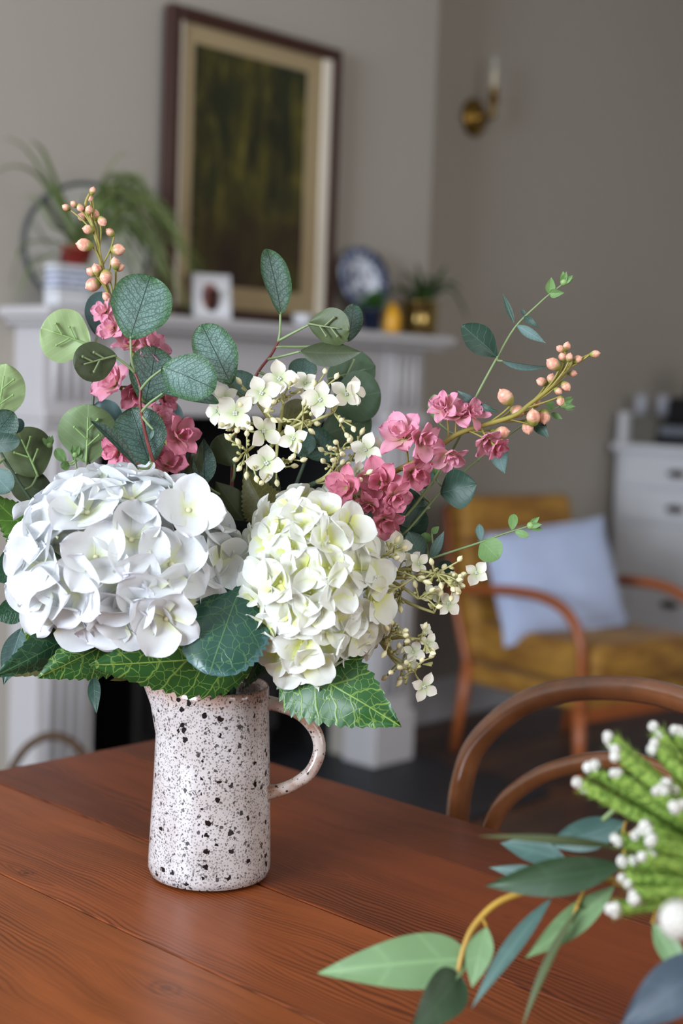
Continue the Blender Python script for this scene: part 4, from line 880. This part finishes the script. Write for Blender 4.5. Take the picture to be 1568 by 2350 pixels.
b2 = [(1035, 700, 42, -.5, .6), (1090, 770, 36, .2, -.1), (1175, 805, 38, -.1, .8), (1230, 795, 34, .0, -.9), (1145, 850, 32, .1, -.8), (1315, 715, 22, -.1, -.7), (1340, 640, 26, .4, -.5), (1220, 620, 26, -.7, .2), (1265, 605, 24, .2, .7), (1280, 530, 34, -.8, .5), (1325, 495, 22, -.2, .8), (1315, 450, 20, -.6, .3), (1345, 440, 22, .2, .9), (1360, 495, 20, .1, .6), (1400, 505, 22, .6, .3), (1490, 475, 22, .9, .1), (1375, 575, 20, .8, -.1), (1300, 665, 20, .5, -.4), (980, 900, 38, .3, -.7), (1010, 880, 34, .7, .1), (1190, 730, 22, .2, .4)]
spike('pink flower spike with peach buds slanting out over the armchair side', [(560, 1430, 1.25), (680, 1240, 1.24), (800, 1140, 1.22), (976, 1046, 1.20), (1057, 993, 1.195), (1173, 957, 1.19), (1213, 930, 1.19), (1267, 886, 1.19), (1303, 841, 1.19), (1325, 828, 1.19), (1358, 812, 1.19)],
      [(1050, 950, 56, .1, .7, 0), (1085, 950, 44, .6, .3, 0), (1020, 935, 48, -.5, .5, 0), (925, 1000, 66, -.4, .5, 0), (970, 1010, 56, .5, -.1, 0), (872, 1110, 68, -.2, .1, 1), (950, 1085, 54, .5, -.3, 1), (1030, 1045, 46, .2, -.7, 0), (1115, 1010, 44, .5, -.6, 0), (1140, 1025, 34, .7, -.5, 1), (885, 1195, 50, .2, -.5, 1), (795, 1120, 58, -.5, .0, 1), (850, 1160, 44, -.3, -.5, 1), (905, 1140, 48, .4, -.4, 1)],
      [Z4(x, y)+(s, dx, dy) for x, y, s, dx, dy in b2], .006, -.002, 1.19)

# ------------------------------------------------------------------ eucalyptus stems
def euca(name, label, path, leaves, ox, oy, stem_mat, foot=True, r0=.0022, r1=.0010, extra=None, pet_mat='greenstem', group=None):
    t = thing(name, label, 'foliage', (J.x, J.y, TZ+.016), group=name.replace('_', ' ')+' stems in the jug')
    P = [at(x, y, d) for x, y, d in path]
    obj('stem', tube(in_jug(ox, oy)+P, lambda q: r0+(r1-r0)*q, 8), M[stem_mat], t)
    SPt = smooth_path(P, 8)
    for L in leaves:
        b, tp, wd, mats, d0, d1 = L[:6]; kw = dict(L[6]) if len(L) > 6 else {}
        att = kw.pop('att', None); pm_ = kw.pop('pm', pet_mat)
        B, T = at(*b, d0), at(*tp, d1)
        lf = leaf(t, B, T, wd*(d0+d1)/2/FPX, mats, **kw)
        A = at(*att[:2], att[2] if len(att) > 2 else d0+.004) if att else min(SPt, key=lambda s: (s-B).length)
        A = min(SPt, key=lambda s: (s-A).length)
        if (A-B).length > .003: obj('leaf_stalk', tube([A, A*.5+B*.5-(T-B)*.03+V(0, 0, -.001), B+(T-B)*.04], lambda q: .0013-.0004*q, 7, 5), M[pm_], t)
    return t
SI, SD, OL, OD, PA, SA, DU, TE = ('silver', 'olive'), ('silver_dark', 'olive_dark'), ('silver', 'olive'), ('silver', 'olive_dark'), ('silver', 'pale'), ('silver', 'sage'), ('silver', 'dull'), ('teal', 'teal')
F_ = dict(flip=True)
euca('silver_dollar_eucalyptus', 'red stemmed eucalyptus with round veined leaves beside the tall pink spike', [(470, 1430, 1.25), (400, 1200, 1.22), (352, 1060, 1.19), (335, 1000, 1.185), (322, 930, 1.18), (322, 890, 1.18), (308, 852, 1.18)], [
    ((298, 778), (345, 633), 140, SI, 1.175, 1.19, dict(att=(308, 852), cup=.1, bend=.05, nv=24, nu=7)),
    ((267, 816), (170, 842), 92, OD, 1.17, 1.16, dict(att=(308, 855), flip=True, ribs='ribolive', cup=.12)),
    ((332, 928), (358, 796), 112, SI, 1.19, 1.20, dict(att=(322, 890), tilt=15)),
    ((372, 842), (494, 893), 112, SI, 1.165, 1.16, dict(att=(323, 890), tilt=-15, nv=24, nu=7)),
    ((371, 900), (502, 925), 46, SI, 1.17, 1.175, dict(att=(327, 950), tilt=-45, cup=.3)),
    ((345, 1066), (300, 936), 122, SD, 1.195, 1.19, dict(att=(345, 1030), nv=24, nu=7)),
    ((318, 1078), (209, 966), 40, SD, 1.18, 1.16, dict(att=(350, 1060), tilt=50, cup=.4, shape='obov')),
    ((352, 985), (345, 1010), 10, SI, 1.18, 1.18, dict(att=(327, 950), shape='lance')),
], -.010, .006, 'redstem')
euca('silver_dollar_eucalyptus', 'red stemmed eucalyptus rising behind the top lacecap spray with one upright leaf', [(540, 1420, 1.25), (530, 1200, 1.25), (545, 960, 1.24), (588, 862, 1.225), (622, 815, 1.22), (640, 782, 1.215)], [
    ((645, 722), (612, 571), 80, SI, 1.215, 1.22, dict(att=(640, 782), tilt=38, cup=.25, shape='round', bend=.03, nv=24)),
    ((709, 743), (803, 758), 88, OL, 1.205, 1.19, dict(att=(640, 782), flip=True, ribs='ribolive', tilt=10, shape='round')),
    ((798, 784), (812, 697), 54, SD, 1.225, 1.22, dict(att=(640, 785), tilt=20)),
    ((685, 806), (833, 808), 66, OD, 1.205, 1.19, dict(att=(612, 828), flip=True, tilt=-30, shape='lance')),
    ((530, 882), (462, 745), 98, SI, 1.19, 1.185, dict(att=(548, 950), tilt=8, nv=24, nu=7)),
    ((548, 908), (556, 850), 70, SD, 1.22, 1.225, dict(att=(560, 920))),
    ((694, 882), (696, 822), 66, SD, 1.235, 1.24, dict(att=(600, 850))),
    ((540, 1068), (500, 1000), 75, OD, 1.235, 1.23, dict(att=(535, 1110), flip=True)),
    ((470, 1115), (468, 1005), 55, SD, 1.225, 1.22, dict(att=(530, 1150), shape='lance')),
    ((430, 1110), (462, 1020), 40, OD, 1.22, 1.215, dict(att=(530, 1160), shape='lance', flip=True)),
    ((560, 1195), (495, 1105), 70, OD, 1.24, 1.235, dict(att=(530, 1180), flip=True, shape='lance')),
], -.002, .014, 'redstem')
euca('silver_dollar_eucalyptus', 'dull green round leaved eucalyptus behind the lacecap sprays', [(600, 1430, 1.26), (650, 1200, 1.27), (700, 1060, 1.28), (740, 960, 1.285), (760, 880, 1.29)], [
    ((752, 870), (862, 842), 105, DU, 1.285, 1.30, dict(flip=True, ribs='ribolive')),
    ((765, 920), (874, 900), 118, DU, 1.28, 1.275, dict(flip=True)),
    ((738, 1000), (852, 960), 100, DU, 1.285, 1.29, dict(flip=True)),
    ((770, 1055), (690, 985), 74, SD, 1.275, 1.27, dict()),
    ((640, 970), (712, 935), 70, ('silver', 'hyd_brown'), 1.255, 1.25, dict(flip=True)),
    ((690, 1050), (700, 990), 60, SD, 1.27, 1.27, dict()),
    ((640, 1150), (570, 1060), 70, OD, 1.25, 1.25, dict(flip=True)),
], .004, .018, 'darkstem')
euca('silver_dollar_eucalyptus', 'pale green round leaved eucalyptus behind the white hydrangea', [(450, 1430, 1.25), (330, 1300, 1.25), (240, 1180, 1.25), (205, 1080, 1.25), (215, 900, 1.255), (215, 790, 1.255)], [
    ((206, 792), (94, 752), 126, PA, 1.25, 1.245, dict(flip=True, ribs='ribgreen', nv=24, nu=7, cup=.08)),
    ((198, 1062), (203, 928), 134, SA, 1.235, 1.235, dict(flip=True, ribs='ribgreen', nv=24, nu=7, cup=.08, att=(205, 1080))),
    ((224, 770), (238, 670), 74, TE, 1.27, 1.275, dict(att=(215, 795))),
    ((285, 975), (212, 935), 70, TE, 1.265, 1.265, dict()),
    ((365, 985), (405, 925), 66, TE, 1.26, 1.26, dict(att=(240, 1100))),
    ((210, 870), (238, 842), 22, ('fresh', 'fresh'), 1.24, 1.24, dict(shape='lance')),
    ((310, 1105), (222, 1075), 30, ('fresh', 'sage'), 1.23, 1.22, dict(shape='lance')),
], -.014, .012, 'darkstem')
euca('silver_dollar_eucalyptus', 'pale and grey leaved eucalyptus spreading outwards past the white hydrangea', [(430, 1440, 1.25), (300, 1330, 1.245), (180, 1240, 1.24), (86, 1164, 1.235), (10, 1052, 1.225), (-40, 960, 1.22)], [
    ((-8, 965), (14, 835), 108, PA, 1.225, 1.23, dict(flip=True, ribs='ribgreen', nv=24, att=(-30, 975))),
    ((88, 1094), (38, 984), 120, ('silver', 'olive'), 1.24, 1.235, dict(flip=True, ribs='ribgreen', nv=24)),
    ((125, 1140), (25, 1100), 80, OD, 1.245, 1.24, dict(flip=True)),
    ((-20, 1010), (30, 945), 70, SD, 1.21, 1.205, dict()),
    ((-30, 1020), (46, 1012), 44, ('deep', 'teal'), 1.20, 1.195, dict()),
    ((28, 995), (50, 962), 30, TE, 1.215, 1.215, dict()),
    ((-20, 1080), (24, 1128), 60, ('dusty', 'teal'), 1.205, 1.20, dict()),
    ((95, 1215), (120, 1148), 66, TE, 1.25, 1.25, dict()),
    ((155, 1152), (130, 1105), 50, TE, 1.25, 1.25, dict()),
    ((60, 1290), (-20, 1330), 90, ('hyd_dark', 'olive_dark'), 1.235, 1.225, dict(shape='ovate')),
    ((75, 1240), (10, 1180), 36, ('deep', 'olive_dark'), 1.23, 1.22, dict(shape='lance')),
    ((60, 1390), (-15, 1420), 60, ('hyd_dark', 'olive_dark'), 1.225, 1.22, dict(shape='lance')),
    ((50, 1440), (8, 1572), 56, ('dusty', 'sage'), 1.215, 1.20, dict(shape='lance')),
    ((75, 1440), (20, 1560), 40, ('olive', 'hyd_bright'), 1.225, 1.21, dict(shape='lance', flip=True)),
    ((216, 1548), (222, 1638), 32, ('deep', 'teal'), 1.22, 1.20, dict(shape='lance', tilt=20)),
    ((312, 1548), (252, 1562), 16, ('hyd_brown', 'hyd_brown'), 1.22, 1.21, dict(shape='lance')),
], -.020, .006, 'darkstem')
def crown(t, p, d, s, mat='fresh'):                       # little star of young leaves at a stem tip
    d = Vector(d).normalized()
    for k in range(5):
        a = 2*PI*k/5; o1 = d.orthogonal().normalized(); q = Quaternion(d, a) @ o1
        leaf(t, p, p+d*s+q*s*.55, s*.5, (mat, mat), name='young_leaf', shape='lance', nu=2, nv=6, cup=.3)
    obj('tip_bud', ball(p+d*s*.2, s*.32, 8, 6), M['ribgreen'], t)
PD = ('deep', 'dusty')
t = euca('spear_eucalyptus', 'slender eucalyptus stem with dark narrow leaves reaching highest beside the alcove', [(580, 1430, 1.25), (800, 1290, 1.23), (935, 1180, 1.215), (1040, 1030, 1.205), (1088, 921, 1.20), (1135, 832, 1.20), (1182, 752, 1.20), (1236, 698, 1.20), (1262, 675, 1.20), (1292, 652, 1.20)], [
    ((1142, 820), (1060, 746), 66, PD, 1.20, 1.19, dict(shape='obov', fold=.25, tilt=10)),
    ((1150, 828), (1260, 840), 20, ('dusty', 'deep'), 1.20, 1.19, dict(shape='lance', bend=.12, tilt=40)),
    ((1181, 742), (1154, 673), 14, PD, 1.20, 1.21, dict(shape='lance')),
    ((1186, 746), (1254, 788), 24, ('dusty', 'deep'), 1.20, 1.19, dict(shape='lance', bend=.1)),
    ((1203, 726), (1240, 754), 16, PD, 1.20, 1.19, dict(shape='lance', bend=.2)),
    ((1204, 724), (1198, 708), 10, PD, 1.20, 1.20, dict(shape='lance')),
    ((1262, 675), (1266, 636), 22, ('fresh', 'fresh'), 1.20, 1.205, dict(shape='ovate', fold=.3)),
    ((1262, 674), (1296, 672), 20, ('fresh', 'fresh'), 1.20, 1.195, dict(shape='ovate', fold=.3)),
    ((1088, 926), (1050, 896), 24, ('dusty', 'deep'), 1.20, 1.19, dict(shape='lance', bend=.35)),
    ((1090, 928), (1146, 946), 16, PD, 1.20, 1.19, dict(shape='lance', bend=.2)),
    ((1010, 975), (996, 905), 40, ('fresh', 'fresh'), 1.22, 1.225, dict(shape='obov')),
    ((1020, 930), (1032, 905), 20, ('fresh', 'fresh'), 1.22, 1.225, dict(shape='obov')),
], .012, .004, 'greenstem', r0=.0016, r1=.0006, pet_mat='greenstem')
crown(t, at(1292, 652, 1.20), RT*.6+UP, .010)
t = euca('spear_eucalyptus', 'slender eucalyptus stem with broad dark leaves running under the slanting pink spike', [(600, 1430, 1.25), (800, 1330, 1.23), (923, 1229, 1.215), (1008, 1133, 1.21), (1070, 1078, 1.21), (1195, 979, 1.21), (1285, 932, 1.21)], [
    ((1010, 1132), (1094, 1112), 92, PD, 1.21, 1.19, dict(shape='obov', cup=.25)),
    ((985, 1160), (895, 1170), 92, PD, 1.22, 1.215, dict(shape='obov')),
    ((930, 1240), (965, 1165), 70, PD, 1.225, 1.22, dict()),
    ((960, 1120), (990, 1080), 44, ('dusty', 'deep'), 1.225, 1.22, dict()),
    ((1225, 962), (1260, 1005), 30, PD, 1.21, 1.20, dict(shape='lance')),
    ((1150, 1020), (1160, 1088), 46, ('dusty', 'deep'), 1.21, 1.20, dict(shape='lance', tilt=30, bend=.15)),
    ((1265, 945), (1262, 918), 18, ('fresh', 'fresh'), 1.21, 1.21, dict(shape='obov')),
    ((1265, 948), (1292, 962), 14, ('fresh', 'fresh'), 1.21, 1.205, dict(shape='lance')),
    ((1000, 1100), (1000, 1050), 32, ('fresh', 'fresh'), 1.225, 1.225, dict(shape='obov')),
    ((800, 1210), (850, 1172), 58, ('dusty', 'deep'), 1.19, 1.185, dict()),
    ((860, 1150), (800, 1165), 50, ('fresh', 'fresh'), 1.225, 1.22, dict()),
    ((1100, 1050), (1140, 1000), 24, PD, 1.215, 1.22, dict(shape='lance')),
], .014, .000, 'greenstem', r0=.0016, r1=.0006, pet_mat='greenstem')
crown(t, at(1288, 930, 1.21), RT+UP*.2, .011)
t = euca('spear_eucalyptus', 'short eucalyptus stem with small round leaves pointing over the mustard armchair', [(620, 1440, 1.25), (800, 1370, 1.235), (900, 1315, 1.22), (986, 1283, 1.21), (1102, 1245, 1.20), (1151, 1227, 1.20), (1216, 1207, 1.20)], [
    ((1106, 1242), (1145, 1282), 62, ('fresh', 'dusty'), 1.20, 1.19, dict()),
    ((1104, 1244), (1100, 1202), 20, ('dusty', 'fresh'), 1.20, 1.205, dict(shape='obov')),
    ((1175, 1216), (1180, 1180), 22, ('fresh', 'fresh'), 1.20, 1.205, dict(shape='round')),
    ((1182, 1220), (1214, 1230), 18, ('fresh', 'fresh'), 1.20, 1.195, dict(shape='round')),
    ((970, 1290), (938, 1220), 56, ('dusty', 'deep'), 1.215, 1.21, dict(shape='obov')),
    ((988, 1284), (1020, 1218), 24, ('dusty', 'deep'), 1.21, 1.205, dict(shape='lance')),
    ((980, 1250), (975, 1222), 26, ('fresh', 'fresh'), 1.215, 1.215, dict(shape='round')),
    ((990, 1225), (1008, 1208), 16, ('fresh', 'fresh'), 1.215, 1.215, dict(shape='lance')),
    ((1010, 1320), (1035, 1290), 40, ('deep', 'deep'), 1.225, 1.22, dict()),
], .016, -.004, 'greenstem', r0=.0016, r1=.0007, pet_mat='greenstem')
crown(t, at(1213, 1208, 1.20), RT+UP*.3, .011)
t = euca('spear_eucalyptus', 'young eucalyptus sprig with seed like tips peeping over the white hydrangea', [(460, 1440, 1.25), (300, 1300, 1.25), (210, 1150, 1.24), (180, 1090, 1.235), (172, 1050, 1.235)], [
    ((150, 1060), (128, 1030), 26, ('fresh', 'fresh'), 1.235, 1.235, dict()), ((160, 1065), (140, 1072), 22, ('fresh', 'fresh'), 1.235, 1.23, dict()),
    ((172, 1060), (182, 1030), 24, ('fresh', 'fresh'), 1.235, 1.235, dict()), ((165, 1085), (150, 1110), 16, ('fresh', 'fresh'), 1.235, 1.23, dict(shape='lance')),
], -.012, .010, 'greenstem', r0=.0016, r1=.0008)
crown(t, at(115, 1025, 1.235), UP-RT*.3, .009); crown(t, at(172, 1048, 1.235), UP+RT*.2, .010)

# ------------------------------------------------------------------ second arrangement in the foreground
Z7 = lambda x, y: (720+x/1.849, 1600+y/1.849)
HUB = at(*Z7(1960, 1010), .86)
VB = V(HUB.x+.03, HUB.y-.03, TZ)
vs2 = thing('small_vase', 'low white vase holding the green brunia and willow eucalyptus', 'vase', VB)
vh = .075
obj('body', lathe([(.03, .0005), (.040, .01), (.046, .035), (.040, .06), (.034, vh), (.030, vh), (.036, .055), (.041, .035), (.034, .012), (.001, .010)], 32, VB), M['white'], vs2)
obj('rim', loop_tube([VB+V(.032*math.cos(a*PI/16), .032*math.sin(a*PI/16), vh) for a in range(32)], .0026, 8), M['white'], vs2)
VM = VB+V(0, 0, vh-.01)
n = NT('brunia_foliage'); co = n.coord(); bf = n.done(n.mix(n.ss(n.noise(co, 260, 3), .4, .65), rgb(156, 186, 84), rgb(104, 140, 50)), .6, n.bump(n.noise(co, 400, 2), .8, .003), transl=.15)
n = NT('brunia_berry'); co = n.coord(); bb_ = n.done(n.mix(n.ss(n.vor(co, 520), .2, .5), rgb(232, 230, 222), rgb(196, 192, 182)), .6, n.bump(n.vor(co, 520), .8, .002))
M['yellowstem'] = plain('yellow_stem', rgb(186, 146, 56), .45, var=.2, sc=40)
RF = random.Random(23)
def bristle(P, r):                                       # fine needle tufts along a brunia shoot
    P = smooth_path(P, 8); v, f = tube(P, lambda q: r*(.55+.45*min(1, q*4))*(1-.25*q), 8, 0); m = len(P)
    for i in range(2, m-1):
        t = (P[i+1]-P[i-1]).normalized(); o1 = t.orthogonal().normalized()
        for k in range(9):
            q = Quaternion(t, 2*PI*k/9+i*.5) @ o1; b = P[i]+q*r*.7; s = t.cross(q)*r*.16; tip = b+t*r*1.25+q*r*.75
            a = len(v); v += [b-s, b+s, tip]; f.append((a, a+1, a+2))
    return v, f
BT = [((1265, 180), .86), ((1295, 237), .85), ((1455, 142), .88), ((1460, 212), .86), ((1545, 160), .88), ((1185, 310), .87), ((1290, 335), .85), ((1138, 372), .86), ((1470, 412), .84), ((1512, 380), .85), ((1550, 482), .83), ((1425, 555), .84), ((1455, 610), .83), ((1300, 605), .86), ((1385, 595), .85), ((1412, 682), .83), ((1332, 700), .85), ((1330, 770), .84), ((1375, 838), .83), ((1280, 897), .83)]
br = thing('brunia_stems', 'green brunia bunch with white berry tips in the second arrangement', 'flower', VB+V(0, 0, .02))
obj('stem', tube([VB+V(0, 0, .02), VM, HUB], .004, 8), M['yellowstem'], br)
for (z, d) in BT:
    tip = at(*Z7(*z), d); mid = tip*.5+HUB*.5+UP*.012
    sh = obj('shoot', bristle([HUB+(tip-HUB)*.12, mid, tip], .0056), bf, br, smooth=False)
    for e in range(RF.choice([2, 3, 3])):
        q = tip+(RT*RF.uniform(-1, 1)+UP*RF.uniform(-1, 1)-FWD*RF.uniform(-.5, .8))*.0035*(e > 0)+(tip-mid).normalized()*.003*(e == 0)
        obj('berry', ball(q, RF.uniform(.0029, .0040), 10, 7), bb_, sh)
bx2 = at(*Z7(1550, 945), .70)
sh = obj('shoot', bristle([HUB, HUB*.4+bx2*.6+V(0, 0, .01), bx2], .0040), bf, br, smooth=False); obj('berry', ball(bx2, .0098, 14, 9), bb_, sh)
M['willow'] = flat_leaf('willow_leaf_light', rgb(122, 152, 104), rgb(104, 136, 90), transl=.2, lat=3)
M['willow_dark'] = flat_leaf('willow_leaf_dark', rgb(50, 76, 46), rgb(42, 66, 40), transl=.1, lat=3)
M['willow_teal'] = flat_leaf('willow_leaf_teal', rgb(70, 100, 92), rgb(58, 88, 80), transl=.1, lat=3)
M['willow_navy'] = flat_leaf('willow_leaf_navy', rgb(52, 66, 78), rgb(42, 56, 68), transl=.05, lat=3)
M['willow_brown'] = flat_leaf('willow_leaf_brown', rgb(74, 84, 48), rgb(62, 70, 40), transl=.1, lat=3)
we = thing('willow_eucalyptus', 'trailing willow eucalyptus with long leaves hanging over the table from the second arrangement', 'foliage', VB+V(0, 0, .02))
SPW = [[VB+V(.004, .004, .02), VM, HUB*.5+at(*Z7(1500, 770), .88)*.5, at(*Z7(1310, 785), .90), at(*Z7(1150, 778), .905), at(*Z7(1000, 800), .91), at(*Z7(800, 862), .91), at(*Z7(690, 960), .905), at(*Z7(640, 1060), .90), at(*Z7(610, 1190), .895)],
       [at(*Z7(1175, 778), .905), at(*Z7(1130, 860), .90), at(*Z7(1090, 960), .895)],
       [VB+V(-.004, .002, .02), VM, at(*Z7(1500, 640), .88), at(*Z7(1310, 600), .90)],
       [at(*Z7(1230, 520), .90), at(*Z7(1330, 430), .89), at(*Z7(1450, 330), .90), HUB]]
for i, p in enumerate(SPW): obj('stem', tube(p, lambda q, i=i: (.0030 if i in (0, 2) else .0018)-.0012*q, 8), M['yellowstem'] if i < 3 else M['greenstem'], we)
allp = [q for p in SPW for q in smooth_path(p, 6)]
for (b, tp, wd, mt, d0, d1, kw) in [
    ((655, 1110), (15, 1172), 225, 'willow', .90, .905, dict(tilt=12, bend=.05, shape='ovate')), ((735, 975), (672, 1235), 118, 'willow', .905, .885, dict(tilt=15)), ((622, 1180), (400, 1440), 190, 'willow_dark', .895, .86, dict(tilt=-15, shape='ovate')),
    ((1012, 850), (668, 1325), 82, 'willow_teal', .905, .875, dict(tilt=25)), ((1280, 800), (895, 1110), 120, 'willow', .90, .88, dict(tilt=10, bend=-.08)), ((1120, 900), (880, 1420), 48, 'willow_brown', .895, .86, dict(tilt=40)),
    ((1315, 715), (722, 802), 160, 'willow_dark', .885, .90, dict(tilt=-10, bend=.06)), ((1060, 770), (742, 722), 66, 'willow_teal', .92, .935, dict()), ((1080, 700), (792, 618), 110, 'willow_teal', .92, .94, dict(tilt=20)),
    ((1315, 640), (685, 590), 40, 'willow_brown', .88, .86, dict(tilt=20)), ((1325, 530), (985, 630), 140, 'willow_teal', .91, .93, dict(tilt=-12)),
    ((1440, 960), (1600, 1210), 100, 'willow', .86, .84, dict()), ((1760, 1080), (1290, 1420), 230, 'willow_navy', .80, .80, dict(tilt=10)), ((1500, 900), (1380, 780), 60, 'willow_dark', .88, .88, dict())]:
    B, T = at(*Z7(*b), d0), at(*Z7(*tp), d1)
    kw.setdefault('shape', 'lance'); leaf(we, B, T, wd/1.849*(d0+d1)/2/FPX, (mt, mt), nv=26, nu=5, **kw)
    A = min(allp, key=lambda s: (s-B).length)
    if (A-B).length > .003: obj('leaf_stalk', tube([A, A*.5+B*.5+V(0, 0, .002), B], .0012, 6, 4), M['yellowstem'], we)
